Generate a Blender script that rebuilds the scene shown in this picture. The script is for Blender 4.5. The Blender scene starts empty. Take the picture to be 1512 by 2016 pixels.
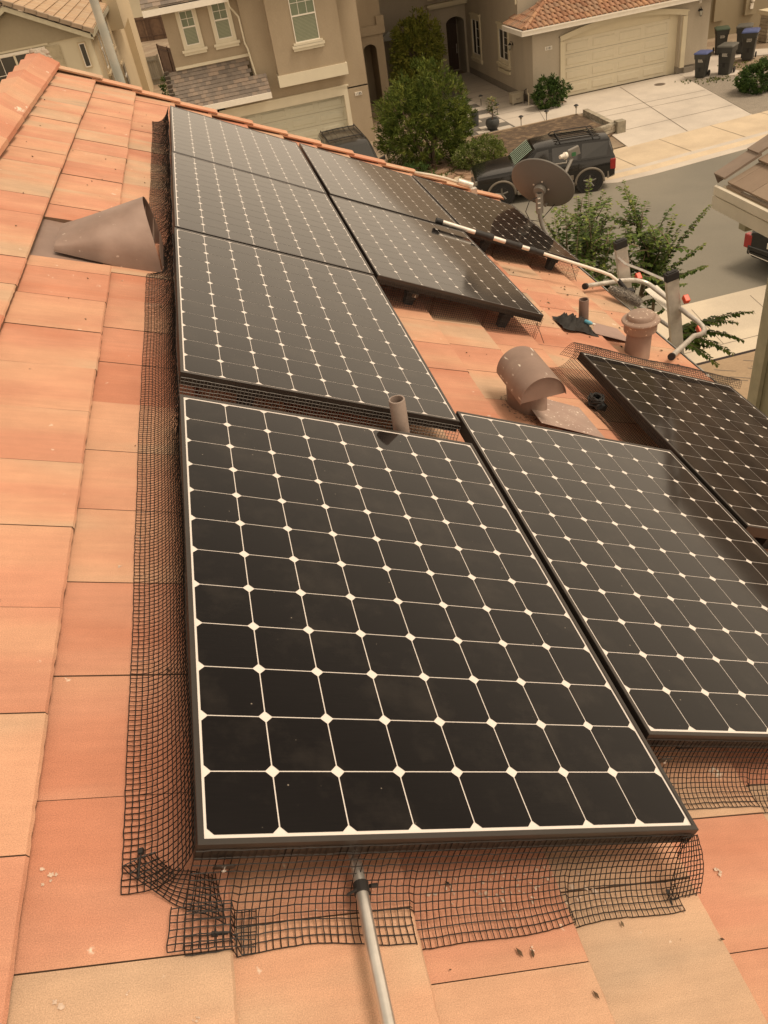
import bpy, bmesh, math, random
from mathutils import Vector, Matrix, Quaternion
import mathutils.noise as mn
R = math.radians
random.seed(7)
SC = bpy.context.scene
COL = SC.collection

# ------------------------------------------------------------------ camera
CW = Vector((0.30773, -0.76151, 1.18548))
cam_d = bpy.data.cameras.new('camera'); cam = bpy.data.objects.new('camera', cam_d); COL.objects.link(cam)
right = Vector((0.96483, -0.22041, -0.14326)); down = Vector((-0.24892, -0.59073, -0.76751)); fwd = Vector((0.08454, 0.77618, -0.62482))
m = Matrix((right, -down, -fwd)).transposed().to_4x4(); m.translation = CW
cam.matrix_world = m
cam_d.sensor_fit = 'VERTICAL'; cam_d.sensor_height = 36.0; cam_d.lens = 1546.04 / 2016 * 36
cam_d.clip_start = 0.05; cam_d.clip_end = 600
SC.camera = cam
# ------------------------------------------------------------------ light
SUN_EL, SUN_AZ = 62.0, 116.0        # azimuth measured from +Y towards +X
w = bpy.data.worlds.new('World'); SC.world = w; w.use_nodes = True
nt = w.node_tree; nt.nodes.clear()
sky = nt.nodes.new('ShaderNodeTexSky'); sky.sky_type = 'NISHITA'; sky.sun_disc = False
sky.sun_elevation = R(SUN_EL); sky.sun_rotation = R(SUN_AZ); sky.dust_density = 6.0; sky.air_density = 1.6; sky.ozone_density = 1.0
hs = nt.nodes.new('ShaderNodeHueSaturation'); hs.inputs['Saturation'].default_value = 0.25
tint = nt.nodes.new('ShaderNodeMix'); tint.data_type = 'RGBA'; tint.blend_type = 'MULTIPLY'; tint.inputs[0].default_value = 1.0
tint.inputs[7].default_value = (1.22, 1.0, 0.70, 1)
bgn = nt.nodes.new('ShaderNodeBackground'); bgn.inputs[1].default_value = 0.145
out = nt.nodes.new('ShaderNodeOutputWorld')
nt.links.new(sky.outputs[0], hs.inputs['Color']); nt.links.new(hs.outputs[0], tint.inputs[6])
# smoke veil: an even warm overcast, brightest low over the horizon
gm = nt.nodes.new('ShaderNodeTexCoord'); sx = nt.nodes.new('ShaderNodeSeparateXYZ'); nt.links.new(gm.outputs['Generated'], sx.inputs[0])
rv = nt.nodes.new('ShaderNodeValToRGB'); nt.links.new(sx.outputs[2], rv.inputs[0])
e_ = rv.color_ramp.elements; e_[0].position = 0.0; e_[0].color = (1.0, .79, .57, 1); e_[1].position = 1.0; e_[1].color = (.36, .295, .225, 1)
x_ = e_.new(.30); x_.color = (.88, .695, .51, 1); x_ = e_.new(.55); x_.color = (.45, .368, .28, 1)
vs_ = nt.nodes.new('ShaderNodeVectorMath'); vs_.operation = 'SCALE'; vs_.inputs[3].default_value = 10.3; nt.links.new(rv.outputs[0], vs_.inputs[0])
vm = nt.nodes.new('ShaderNodeMix'); vm.data_type = 'RGBA'; vm.inputs[0].default_value = 0.75
nt.links.new(tint.outputs[2], vm.inputs[6]); nt.links.new(vs_.outputs[0], vm.inputs[7]); nt.links.new(vm.outputs[2], bgn.inputs[0]); nt.links.new(bgn.outputs[0], out.inputs[0])
sd = bpy.data.lights.new('sun', 'SUN'); sd.energy = 1.9; sd.angle = R(20); sd.color = (1.0, 0.82, 0.64)
sun = bpy.data.objects.new('sun', sd); COL.objects.link(sun)
sdir = Vector((math.sin(R(SUN_AZ)) * math.cos(R(SUN_EL)), math.cos(R(SUN_AZ)) * math.cos(R(SUN_EL)), math.sin(R(SUN_EL))))
sun.rotation_euler = (-sdir).to_track_quat('-Z', 'Y').to_euler()
SC.view_settings.view_transform = 'Standard'; SC.view_settings.look = 'None'
SC.view_settings.exposure = 0.12; SC.view_settings.gamma = 1.0
SC.render.engine = 'CYCLES'
try:
    SC.cycles.max_bounces = 6; SC.cycles.diffuse_bounces = 3; SC.cycles.transparent_max_bounces = 8
except Exception: pass

# ------------------------------------------------------------------ roof frame
TH = R(26.473); CT, ST = math.cos(TH), math.sin(TH)
def P(u, v, n=0.0):            # roof coordinates (down slope, along ridge, normal) -> world
    return Vector((u * CT + n * ST, v, -u * ST + n * CT))
G = -7.8                        # ground level

# ------------------------------------------------------------------ object helpers
def tag(o, label=None, cat=None, group=None, kind=None):
    if label: o['label'] = label
    if cat: o['category'] = cat
    if group: o['group'] = group
    if kind: o['kind'] = kind
    return o
def empty(name, label, cat, loc=(0, 0, 0), rot=(0, 0, 0), group=None):
    o = bpy.data.objects.new(name, None); COL.objects.link(o)
    o.location = loc; o.rotation_euler = rot; o.empty_display_size = 0.2
    return tag(o, label, cat, group)
def copy_tree(o, parent=None):
    c = o.copy(); COL.objects.link(c)
    if parent: c.parent = parent
    for ch in list(o.children): copy_tree(ch, c)
    return c

class MB:
    def __init__(s): s.v = []; s.f = []; s.uv = {}; s.r = {}
    def add(s, vs, fs, rnd=None, uvs=None):
        b = len(s.v); s.v += [tuple(x) for x in vs]
        for k, f in enumerate(fs):
            if rnd is not None: s.r[len(s.f)] = rnd
            if uvs is not None: s.uv[len(s.f)] = [uvs[i] for i in f]
            s.f.append([b + i for i in f])
    def box(s, a, b, rnd=None, M=None):
        x0, y0, z0 = a; x1, y1, z1 = b
        vs = [(x0, y0, z0), (x1, y0, z0), (x1, y1, z0), (x0, y1, z0), (x0, y0, z1), (x1, y0, z1), (x1, y1, z1), (x0, y1, z1)]
        if M is not None: vs = [M @ Vector(p) for p in vs]
        s.add(vs, [(0, 3, 2, 1), (4, 5, 6, 7), (0, 1, 5, 4), (1, 2, 6, 5), (2, 3, 7, 6), (3, 0, 4, 7)], rnd)
        return s
    def prism(s, poly, a, b, fn=None, rnd=None):        # poly of 2D points, extruded from a to b; fn(p,q,t)->xyz
        n = len(poly); fn = fn or (lambda p, q, t: (p, q, t))
        vs = [fn(p, q, a) for p, q in poly] + [fn(p, q, b) for p, q in poly]
        s.add(vs, [list(range(n))[::-1], list(range(n, 2 * n))] + [(i, (i + 1) % n, n + (i + 1) % n, n + i) for i in range(n)], rnd)
        return s
    def tube(s, pts, r, k=8, cap=True, rnd=None, closed=False):
        pts = [Vector(p) for p in pts]; n = len(pts); rs = r if isinstance(r, (list, tuple)) else [r] * n
        vs = []; up = None
        for i in range(n):
            if closed: t = pts[(i + 1) % n] - pts[i - 1]
            else: t = pts[min(i + 1, n - 1)] - pts[max(i - 1, 0)]
            if t.length < 1e-9: t = Vector((0, 0, 1))
            t.normalize()
            if up is None:
                up = Vector((0, 0, 1)) if abs(t.z) < .9 else Vector((1, 0, 0))
            a = t.cross(up)
            if a.length < 1e-6: a = t.orthogonal()
            a.normalize(); b = a.cross(t); up = b
            for j in range(k):
                an = 2 * math.pi * j / k
                vs.append(pts[i] + rs[i] * (math.cos(an) * a + math.sin(an) * b))
        fs = []
        m_ = n if closed else n - 1
        for i in range(m_):
            i2 = (i + 1) % n
            for j in range(k):
                fs.append((i * k + j, i * k + (j + 1) % k, i2 * k + (j + 1) % k, i2 * k + j))
        if cap and not closed: fs += [list(range(k))[::-1], list(range((n - 1) * k, n * k))]
        s.add(vs, fs, rnd); return s
    def lathe(s, prof, c=(0, 0, 0), k=24, axis=None, rnd=None, arc=(0, 2 * math.pi)):
        c = Vector(c); q = Vector((0, 0, 1)).rotation_difference(Vector(axis).normalized()) if axis is not None else Quaternion()
        full = abs(arc[1] - arc[0] - 2 * math.pi) < 1e-6; kk = k if full else k + 1
        vs = []
        for r, z in prof:
            for j in range(kk):
                an = arc[0] + (arc[1] - arc[0]) * j / k
                vs.append(c + q @ Vector((r * math.cos(an), r * math.sin(an), z)))
        fs = []
        for i in range(len(prof) - 1):
            for j in range(k):
                j2 = (j + 1) % kk
                fs.append((i * kk + j, i * kk + j2, (i + 1) * kk + j2, (i + 1) * kk + j))
        s.add(vs, fs, rnd); return s
    def loft(s, rings, cap=True, rnd=None, closed=True):
        k = len(rings[0]); vs = [p for r_ in rings for p in r_]; fs = []
        for i in range(len(rings) - 1):
            for j in range(k if closed else k - 1):
                fs.append((i * k + j, i * k + (j + 1) % k, (i + 1) * k + (j + 1) % k, (i + 1) * k + j))
        if cap: fs += [list(range(k))[::-1], list(range((len(rings) - 1) * k, len(rings) * k))]
        s.add(vs, fs, rnd); return s
    def build(s, name, mat_, parent=None, smooth=False, bevel=0, loc=None, auto=None, sub=0):
        me = bpy.data.meshes.new(name); me.from_pydata(s.v, [], s.f); me.update()
        if s.uv:
            uvl = me.uv_layers.new(name='UVMap'); k = 0
            for i, f in enumerate(s.f):
                u = s.uv.get(i)
                for j in range(len(f)):
                    uvl.data[k].uv = u[j] if u else (0, 0); k += 1
        if s.r:
            at = me.attributes.new('rnd', 'FLOAT', 'FACE')
            at.data.foreach_set('value', [s.r.get(i, 0.5) for i in range(len(s.f))])
        if smooth: me.polygons.foreach_set('use_smooth', [True] * len(me.polygons))
        me.materials.append(mat_)
        bm = bmesh.new(); bm.from_mesh(me); bmesh.ops.recalc_face_normals(bm, faces=bm.faces); bm.to_mesh(me); bm.free()
        o = bpy.data.objects.new(name, me); COL.objects.link(o)
        if parent: o.parent = parent
        if loc: o.location = loc
        if sub:
            q = o.modifiers.new('sub', 'SUBSURF'); q.levels = sub; q.render_levels = sub
        if bevel:
            q = o.modifiers.new('bevel', 'BEVEL'); q.width = bevel; q.segments = 2; q.limit_method = 'ANGLE'; q.angle_limit = R(35)
        if smooth and auto:
            try:
                me.set_sharp_from_angle(angle=R(auto))
            except Exception: pass
        return o

def build_each(mb, name, m_, parent=None, world_root=None, **kw):
    """one object per loose piece of the builder"""
    par = list(range(len(mb.v)))
    def find(a):
        while par[a] != a: par[a] = par[par[a]]; a = par[a]
        return a
    for f in mb.f:
        r0 = find(f[0])
        for q in f[1:]: par[find(q)] = r0
    grp = {}
    for i, f in enumerate(mb.f): grp.setdefault(find(f[0]), []).append(i)
    out = []
    for g in grp.values():
        ix = {}; m2 = MB()
        for i in g:
            for q in mb.f[i]:
                if q not in ix: ix[q] = len(m2.v); m2.v.append(mb.v[q])
            if i in mb.r: m2.r[len(m2.f)] = mb.r[i]
            m2.f.append([ix[q] for q in mb.f[i]])
        o = m2.build(name, m_, parent, **kw)
        if world_root is not None: o.location = -Vector(world_root.location)
        out.append(o)
    return out
# ------------------------------------------------------------------ materials
MATS = {}
def _n(t, kind, **kw):
    n = t.nodes.new(kind)
    for k, v in kw.items(): setattr(n, k, v)
    return n
def mat(name, col, rough=0.8, var=0.12, scale=6.0, fine=0.0, fscale=80.0, bump=0.0, bscale=60.0, metal=0.0, coat=0.0, spec=0.5,
        col2=None, c2scale=1.5, c2thr=(0.45, 0.6), stretch=(1, 1, 1), rnd=None, emit=0, trans=0, uvc=False):
    if name in MATS: return MATS[name]
    m_ = bpy.data.materials.new(name); m_.use_nodes = True; t = m_.node_tree; b = t.nodes['Principled BSDF']
    tc = _n(t, 'ShaderNodeTexCoord'); mp = _n(t, 'ShaderNodeMapping'); mp.inputs['Scale'].default_value = stretch
    t.links.new(tc.outputs['UV' if uvc else 'Object'], mp.inputs[0])
    no = _n(t, 'ShaderNodeTexNoise'); no.inputs['Scale'].default_value = scale; no.inputs['Detail'].default_value = 6; no.inputs['Roughness'].default_value = .6
    t.links.new(mp.outputs[0], no.inputs['Vector'])
    rm = _n(t, 'ShaderNodeMapRange'); rm.inputs[1].default_value = .3; rm.inputs[2].default_value = .7; rm.inputs[3].default_value = 1 - var; rm.inputs[4].default_value = 1 + var
    t.links.new(no.outputs[0], rm.inputs[0]); val = rm.outputs[0]
    if fine:
        n2 = _n(t, 'ShaderNodeTexNoise'); n2.inputs['Scale'].default_value = fscale; n2.inputs['Detail'].default_value = 3
        t.links.new(mp.outputs[0], n2.inputs['Vector'])
        r2 = _n(t, 'ShaderNodeMapRange'); r2.inputs[1].default_value = .3; r2.inputs[2].default_value = .7; r2.inputs[3].default_value = 1 - fine; r2.inputs[4].default_value = 1 + fine
        t.links.new(n2.outputs[0], r2.inputs[0])
        mu = _n(t, 'ShaderNodeMath', operation='MULTIPLY'); t.links.new(val, mu.inputs[0]); t.links.new(r2.outputs[0], mu.inputs[1]); val = mu.outputs[0]
    base = _n(t, 'ShaderNodeRGB'); base.outputs[0].default_value = (*col, 1); bc = base.outputs[0]
    if rnd:      # per-face random: list of colours for a ramp
        at = _n(t, 'ShaderNodeAttribute'); at.attribute_name = 'rnd'
        cr = _n(t, 'ShaderNodeValToRGB'); e = cr.color_ramp.elements
        e[0].color = (*rnd[0], 1); e[1].color = (*rnd[-1], 1)
        for i in range(1, len(rnd) - 1):
            el = e.new(i / (len(rnd) - 1)); el.color = (*rnd[i], 1)
        t.links.new(at.outputs['Fac'], cr.inputs[0]); bc = cr.outputs[0]
    if col2:
        n3 = _n(t, 'ShaderNodeTexNoise'); n3.inputs['Scale'].default_value = c2scale; n3.inputs['Detail'].default_value = 5
        t.links.new(mp.outputs[0], n3.inputs['Vector'])
        r3 = _n(t, 'ShaderNodeMapRange'); r3.inputs[1].default_value = c2thr[0]; r3.inputs[2].default_value = c2thr[1]
        t.links.new(n3.outputs[0], r3.inputs[0])
        mx = _n(t, 'ShaderNodeMix', data_type='RGBA'); t.links.new(r3.outputs[0], mx.inputs[0]); t.links.new(bc, mx.inputs[6]); mx.inputs[7].default_value = (*col2, 1); bc = mx.outputs[2]
    mm = _n(t, 'ShaderNodeMix', data_type='RGBA', blend_type='MULTIPLY'); mm.inputs[0].default_value = 1
    cb = _n(t, 'ShaderNodeCombineColor'); [t.links.new(val, cb.inputs[i]) for i in range(3)]
    t.links.new(bc, mm.inputs[6]); t.links.new(cb.outputs[0], mm.inputs[7]); t.links.new(mm.outputs[2], b.inputs['Base Color'])
    b.inputs['Roughness'].default_value = rough; b.inputs['Metallic'].default_value = metal
    b.inputs['Coat Weight'].default_value = coat; b.inputs['Coat Roughness'].default_value = .06
    b.inputs['Specular IOR Level'].default_value = spec
    if bump:
        nb = _n(t, 'ShaderNodeTexNoise'); nb.inputs['Scale'].default_value = bscale; nb.inputs['Detail'].default_value = 4
        t.links.new(mp.outputs[0], nb.inputs['Vector'])
        bp = _n(t, 'ShaderNodeBump'); bp.inputs['Strength'].default_value = bump; bp.inputs['Distance'].default_value = .01
        t.links.new(nb.outputs[0], bp.inputs['Height']); t.links.new(bp.outputs[0], b.inputs['Normal'])
    MATS[name] = m_
    return m_

def tile_mat():
    m_ = bpy.data.materials.new('terracotta_tile'); m_.use_nodes = True; t = m_.node_tree; b = t.nodes['Principled BSDF']
    uv = _n(t, 'ShaderNodeUVMap'); uv.uv_map = 'UVMap'
    at = _n(t, 'ShaderNodeAttribute'); at.attribute_name = 'rnd'
    sc = _n(t, 'ShaderNodeVectorMath', operation='SCALE'); 
    off = _n(t, 'ShaderNodeCombineXYZ'); m1 = _n(t, 'ShaderNodeMath', operation='MULTIPLY'); m1.inputs[1].default_value = 37.0
    t.links.new(at.outputs['Fac'], m1.inputs[0]); t.links.new(m1.outputs[0], off.inputs[2])
    mpA = _n(t, 'ShaderNodeMapping'); mpA.inputs['Scale'].default_value = (1.3, 5.0, 1)
    t.links.new(uv.outputs[0], mpA.inputs[0])
    ad = _n(t, 'ShaderNodeVectorMath', operation='ADD'); t.links.new(mpA.outputs[0], ad.inputs[0]); t.links.new(off.outputs[0], ad.inputs[1])
    n1 = _n(t, 'ShaderNodeTexNoise'); n1.inputs['Scale'].default_value = .55; n1.inputs['Detail'].default_value = 3.5; n1.inputs['Distortion'].default_value = .3
    t.links.new(ad.outputs[0], n1.inputs['Vector'])
    # per tile offset + band noise
    m2 = _n(t, 'ShaderNodeMath', operation='MULTIPLY_ADD'); t.links.new(at.outputs['Fac'], m2.inputs[0]); m2.inputs[1].default_value = .42; m2.inputs[2].default_value = -.24
    m3 = _n(t, 'ShaderNodeMath', operation='MULTIPLY_ADD'); t.links.new(n1.outputs[0], m3.inputs[0]); m3.inputs[1].default_value = 1.5; m3.inputs[2].default_value = -.27
    m4 = _n(t, 'ShaderNodeMath', operation='ADD'); t.links.new(m2.outputs[0], m4.inputs[0]); t.links.new(m3.outputs[0], m4.inputs[1])
    cr = _n(t, 'ShaderNodeValToRGB'); cr.color_ramp.interpolation = 'EASE'; e = cr.color_ramp.elements
    e[0].position = .1; e[0].color = (.52, .225, .14, 1); e[1].position = .98; e[1].color = (.44, .32, .225, 1)
    x = e.new(.33); x.color = (.56, .275, .18, 1)
    x = e.new(.55); x.color = (.60, .335, .215, 1)
    x = e.new(.75); x.color = (.56, .375, .25, 1)
    t.links.new(m4.outputs[0], cr.inputs[0])
    # fine streaks along the slope
    mpB = _n(t, 'ShaderNodeMapping'); mpB.inputs['Scale'].default_value = (6, 60, 1); t.links.new(uv.outputs[0], mpB.inputs[0])
    n2 = _n(t, 'ShaderNodeTexNoise'); n2.inputs['Scale'].default_value = 1.0; n2.inputs['Detail'].default_value = 4; t.links.new(mpB.outputs[0], n2.inputs['Vector'])
    mpC = _n(t, 'ShaderNodeMapping'); mpC.inputs['Scale'].default_value = (1, 1, 1); t.links.new(uv.outputs[0], mpC.inputs[0])
    n3 = _n(t, 'ShaderNodeTexNoise'); n3.inputs['Scale'].default_value = 480; n3.inputs['Detail'].default_value = 3; t.links.new(mpC.outputs[0], n3.inputs['Vector'])
    s1 = _n(t, 'ShaderNodeMapRange'); s1.inputs[1].default_value = .3; s1.inputs[2].default_value = .7; s1.inputs[3].default_value = .955; s1.inputs[4].default_value = 1.04; t.links.new(n2.outputs[0], s1.inputs[0])
    s2 = _n(t, 'ShaderNodeMapRange'); s2.inputs[1].default_value = .3; s2.inputs[2].default_value = .7; s2.inputs[3].default_value = .80; s2.inputs[4].default_value = 1.18; t.links.new(n3.outputs[0], s2.inputs[0])
    sm = _n(t, 'ShaderNodeMath', operation='MULTIPLY'); t.links.new(s1.outputs[0], sm.inputs[0]); t.links.new(s2.outputs[0], sm.inputs[1])
    # large scale grime
    n5 = _n(t, 'ShaderNodeTexNoise'); n5.inputs['Scale'].default_value = 3.2; n5.inputs['Detail'].default_value = 8; n5.inputs['Roughness'].default_value = .7; t.links.new(mpC.outputs[0], n5.inputs['Vector'])
    s5 = _n(t, 'ShaderNodeMapRange'); s5.inputs[1].default_value = .35; s5.inputs[2].default_value = .65; s5.inputs[3].default_value = .88; s5.inputs[4].default_value = 1.06; t.links.new(n5.outputs[0], s5.inputs[0])
    sm2 = _n(t, 'ShaderNodeMath', operation='MULTIPLY'); t.links.new(sm.outputs[0], sm2.inputs[0]); t.links.new(s5.outputs[0], sm2.inputs[1])
    cb = _n(t, 'ShaderNodeCombineColor'); [t.links.new(sm2.outputs[0], cb.inputs[i]) for i in range(3)]
    mm = _n(t, 'ShaderNodeMix', data_type='RGBA', blend_type='MULTIPLY'); mm.inputs[0].default_value = 1
    t.links.new(cr.outputs[0], mm.inputs[6]); t.links.new(cb.outputs[0], mm.inputs[7]); cur = mm.outputs[2]
    # chalky droppings and dark specks
    for (scl, thr, colr, dens) in ((4.2, .085, (.78, .70, .58), .62), (15.0, .10, (.74, .62, .50), .55), (11.0, .055, (.10, .07, .05), .70)):
        vo = _n(t, 'ShaderNodeTexVoronoi'); vo.inputs['Scale'].default_value = scl
        nn = _n(t, 'ShaderNodeTexNoise'); nn.inputs['Scale'].default_value = 45; nn.inputs['Detail'].default_value = 3; t.links.new(mpC.outputs[0], nn.inputs['Vector'])
        va = _n(t, 'ShaderNodeVectorMath', operation='MULTIPLY_ADD'); t.links.new(nn.outputs['Color'], va.inputs[0]); va.inputs[1].default_value = (.035, .035, 0); t.links.new(mpC.outputs[0], va.inputs[2])
        t.links.new(va.outputs[0], vo.inputs['Vector'])
        lt = _n(t, 'ShaderNodeMapRange'); lt.inputs[1].default_value = thr; lt.inputs[2].default_value = thr * .55; lt.inputs[3].default_value = 0; lt.inputs[4].default_value = 1; t.links.new(vo.outputs['Distance'], lt.inputs[0])
        sp = _n(t, 'ShaderNodeSeparateColor'); t.links.new(vo.outputs['Color'], sp.inputs[0])
        gt = _n(t, 'ShaderNodeMath', operation='GREATER_THAN'); t.links.new(sp.outputs[0], gt.inputs[0]); gt.inputs[1].default_value = dens
        nb = _n(t, 'ShaderNodeTexNoise'); nb.inputs['Scale'].default_value = 130; t.links.new(mpC.outputs[0], nb.inputs['Vector'])
        nm = _n(t, 'ShaderNodeMapRange'); nm.inputs[1].default_value = .4; nm.inputs[2].default_value = .6; t.links.new(nb.outputs[0], nm.inputs[0])
        a = _n(t, 'ShaderNodeMath', operation='MULTIPLY'); t.links.new(lt.outputs[0], a.inputs[0]); t.links.new(gt.outputs[0], a.inputs[1])
        c = _n(t, 'ShaderNodeMath', operation='MULTIPLY'); t.links.new(a.outputs[0], c.inputs[0]); t.links.new(nm.outputs[0], c.inputs[1])
        mx = _n(t, 'ShaderNodeMix', data_type='RGBA'); t.links.new(c.outputs[0], mx.inputs[0]); t.links.new(cur, mx.inputs[6]); mx.inputs[7].default_value = (*colr, 1); cur = mx.outputs[2]
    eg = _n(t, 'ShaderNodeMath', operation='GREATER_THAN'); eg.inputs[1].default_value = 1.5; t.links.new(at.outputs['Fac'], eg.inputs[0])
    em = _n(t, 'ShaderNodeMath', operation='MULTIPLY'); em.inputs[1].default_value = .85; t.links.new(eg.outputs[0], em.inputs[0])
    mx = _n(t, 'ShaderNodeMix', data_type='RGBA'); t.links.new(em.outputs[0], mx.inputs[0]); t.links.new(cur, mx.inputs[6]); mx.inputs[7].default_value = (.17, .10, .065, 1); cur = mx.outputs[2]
    t.links.new(cur, b.inputs['Base Color']); b.inputs['Roughness'].default_value = .88; b.inputs['Specular IOR Level'].default_value = .25
    bp = _n(t, 'ShaderNodeBump'); bp.inputs['Strength'].default_value = .35; bp.inputs['Distance'].default_value = .003
    ad2 = _n(t, 'ShaderNodeMath', operation='ADD'); t.links.new(n3.outputs[0], ad2.inputs[0]); t.links.new(n5.outputs[0], ad2.inputs[1])
    t.links.new(ad2.outputs[0], bp.inputs['Height']); t.links.new(bp.outputs[0], b.inputs['Normal'])
    return m_
M_TILE = tile_mat()
M_WIRE = mat('wire_black', (.012, .008, .006), .5, var=.2, spec=.3)
M_FRAME = mat('frame_black', (.028, .022, .018), .38, var=.15, scale=9, metal=.0, spec=.6)
M_METALBR = mat('painted_vent', (.27, .185, .15), .55, var=.10, scale=8, col2=(.36, .27, .22), c2scale=5, c2thr=(.5, .72), bump=.1, bscale=25)
M_MORTAR = mat('mortar', (.36, .30, .24), .95, var=.25, bump=.5, bscale=70)
M_ALU = mat('aluminium', (.74, .70, .64), .38, var=.08, scale=14, metal=.6, col2=(.60, .56, .51), c2scale=9)
M_GALV = mat('galvanised', (.72, .69, .64), .34, var=.14, scale=18, metal=.85)
M_BLACKR = mat('black_rubber', (.018, .016, .015), .6, var=.2)
M_WHITE = mat('white_paint', (.80, .75, .66), .5, var=.05)
M_RED = mat('red_plastic', (.70, .085, .03), .4)

def splat_mat(name, col, col2, white=(.72, .64, .54), sc=(40, 14, 40), rough=.55, thr=.64):
    m_ = mat(name, col, rough, var=.12, scale=7, col2=col2, c2scale=4, c2thr=(.48, .7), bump=.12, bscale=20)
    t = m_.node_tree; b = t.nodes['Principled BSDF']; src = b.inputs['Base Color'].links[0].from_socket
    tc = _n(t, 'ShaderNodeTexCoord'); mp = _n(t, 'ShaderNodeMapping'); mp.inputs['Scale'].default_value = sc; t.links.new(tc.outputs['Object'], mp.inputs[0])
    n = _n(t, 'ShaderNodeTexNoise'); n.inputs['Scale'].default_value = 1.0; n.inputs['Detail'].default_value = 3; t.links.new(mp.outputs[0], n.inputs['Vector'])
    r = _n(t, 'ShaderNodeMapRange'); r.inputs[1].default_value = thr; r.inputs[2].default_value = thr + .06; t.links.new(n.outputs[0], r.inputs[0])
    mx = _n(t, 'ShaderNodeMix', data_type='RGBA'); t.links.new(r.outputs[0], mx.inputs[0]); t.links.new(src, mx.inputs[6]); mx.inputs[7].default_value = (*white, 1)
    t.links.new(mx.outputs[2], b.inputs['Base Color']); return m_
M_SPLAT = splat_mat('spattered_vent', (.25, .17, .135), (.33, .24, .19))

def panel_mats():
    # backsheet under glass
    m1 = bpy.data.materials.new('white_backsheet'); m1.use_nodes = True; b = m1.node_tree.nodes['Principled BSDF']
    t = m1.node_tree
    tc = _n(t, 'ShaderNodeTexCoord'); n = _n(t, 'ShaderNodeTexNoise'); n.inputs['Scale'].default_value = 5; t.links.new(tc.outputs['Object'], n.inputs['Vector'])
    cr = _n(t, 'ShaderNodeValToRGB'); cr.color_ramp.elements[0].color = (.70, .645, .60, 1); cr.color_ramp.elements[1].color = (.76, .705, .66, 1)
    t.links.new(n.outputs[0], cr.inputs[0]); t.links.new(cr.outputs[0], b.inputs['Base Color'])
    b.inputs['Roughness'].default_value = .6; b.inputs['Coat Weight'].default_value = 1; b.inputs['Coat Roughness'].default_value = .07; b.inputs['Coat IOR'].default_value = 1.3
    m2 = bpy.data.materials.new('solar_cell'); m2.use_nodes = True; t = m2.node_tree; b = t.nodes['Principled BSDF']
    tc = _n(t, 'ShaderNodeTexCoord'); mp = _n(t, 'ShaderNodeMapping'); mp.inputs['Scale'].default_value = (14, 420, 1); t.links.new(tc.outputs['Object'], mp.inputs[0])
    n = _n(t, 'ShaderNodeTexNoise'); n.inputs['Scale'].default_value = 1; n.inputs['Detail'].default_value = 2; t.links.new(mp.outputs[0], n.inputs['Vector'])
    cr = _n(t, 'ShaderNodeValToRGB'); cr.color_ramp.elements[0].color = (.0055, .0048, .0050, 1); cr.color_ramp.elements[1].color = (.0105, .0088, .0088, 1)
    t.links.new(n.outputs[0], cr.inputs[0])
    # dust film: soft smears and specks
    n2 = _n(t, 'ShaderNodeTexNoise'); n2.inputs['Scale'].default_value = 4.5; n2.inputs['Detail'].default_value = 7; n2.inputs['Roughness'].default_value = .65; t.links.new(tc.outputs['Object'], n2.inputs['Vector'])
    r2 = _n(t, 'ShaderNodeMapRange'); r2.inputs[1].default_value = .50; r2.inputs[2].default_value = .74; r2.inputs[3].default_value = .0; r2.inputs[4].default_value = .04; t.links.new(n2.outputs[0], r2.inputs[0])
    vo = _n(t, 'ShaderNodeTexVoronoi'); vo.inputs['Scale'].default_value = 26; t.links.new(tc.outputs['Object'], vo.inputs['Vector'])
    lt = _n(t, 'ShaderNodeMapRange'); lt.inputs[1].default_value = .055; lt.inputs[2].default_value = .03; t.links.new(vo.outputs['Distance'], lt.inputs[0])
    sp = _n(t, 'ShaderNodeSeparateColor'); t.links.new(vo.outputs['Color'], sp.inputs[0]); gt = _n(t, 'ShaderNodeMath', operation='GREATER_THAN'); gt.inputs[1].default_value = .58; t.links.new(sp.outputs[1], gt.inputs[0])
    mu = _n(t, 'ShaderNodeMath', operation='MULTIPLY'); t.links.new(lt.outputs[0], mu.inputs[0]); t.links.new(gt.outputs[0], mu.inputs[1])
    mu2 = _n(t, 'ShaderNodeMath', operation='MULTIPLY'); mu2.inputs[1].default_value = .5; t.links.new(mu.outputs[0], mu2.inputs[0])
    mxv = _n(t, 'ShaderNodeMath', operation='MAXIMUM'); t.links.new(r2.outputs[0], mxv.inputs[0]); t.links.new(mu2.outputs[0], mxv.inputs[1])
    mx = _n(t, 'ShaderNodeMix', data_type='RGBA'); t.links.new(mxv.outputs[0], mx.inputs[0]); t.links.new(cr.outputs[0], mx.inputs[6]); mx.inputs[7].default_value = (.42, .36, .29, 1)
    t.links.new(mx.outputs[2], b.inputs['Base Color'])
    b.inputs['Roughness'].default_value = .6; b.inputs['Specular IOR Level'].default_value = .0
    lw = _n(t, 'ShaderNodeLayerWeight'); lw.inputs[0].default_value = .5      # anti-reflective glass: weak head-on, full at a glance
    cwt = _n(t, 'ShaderNodeMapRange'); cwt.inputs[1].default_value = .25; cwt.inputs[2].default_value = .62; cwt.inputs[3].default_value = .30; cwt.inputs[4].default_value = .95
    t.links.new(lw.outputs['Facing'], cwt.inputs[0]); t.links.new(cwt.outputs[0], b.inputs['Coat Weight'])
    b.inputs['Coat Roughness'].default_value = .07; b.inputs['Coat IOR'].default_value = 1.5
    return m1, m2
M_BACK, M_CELL = panel_mats()

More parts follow.
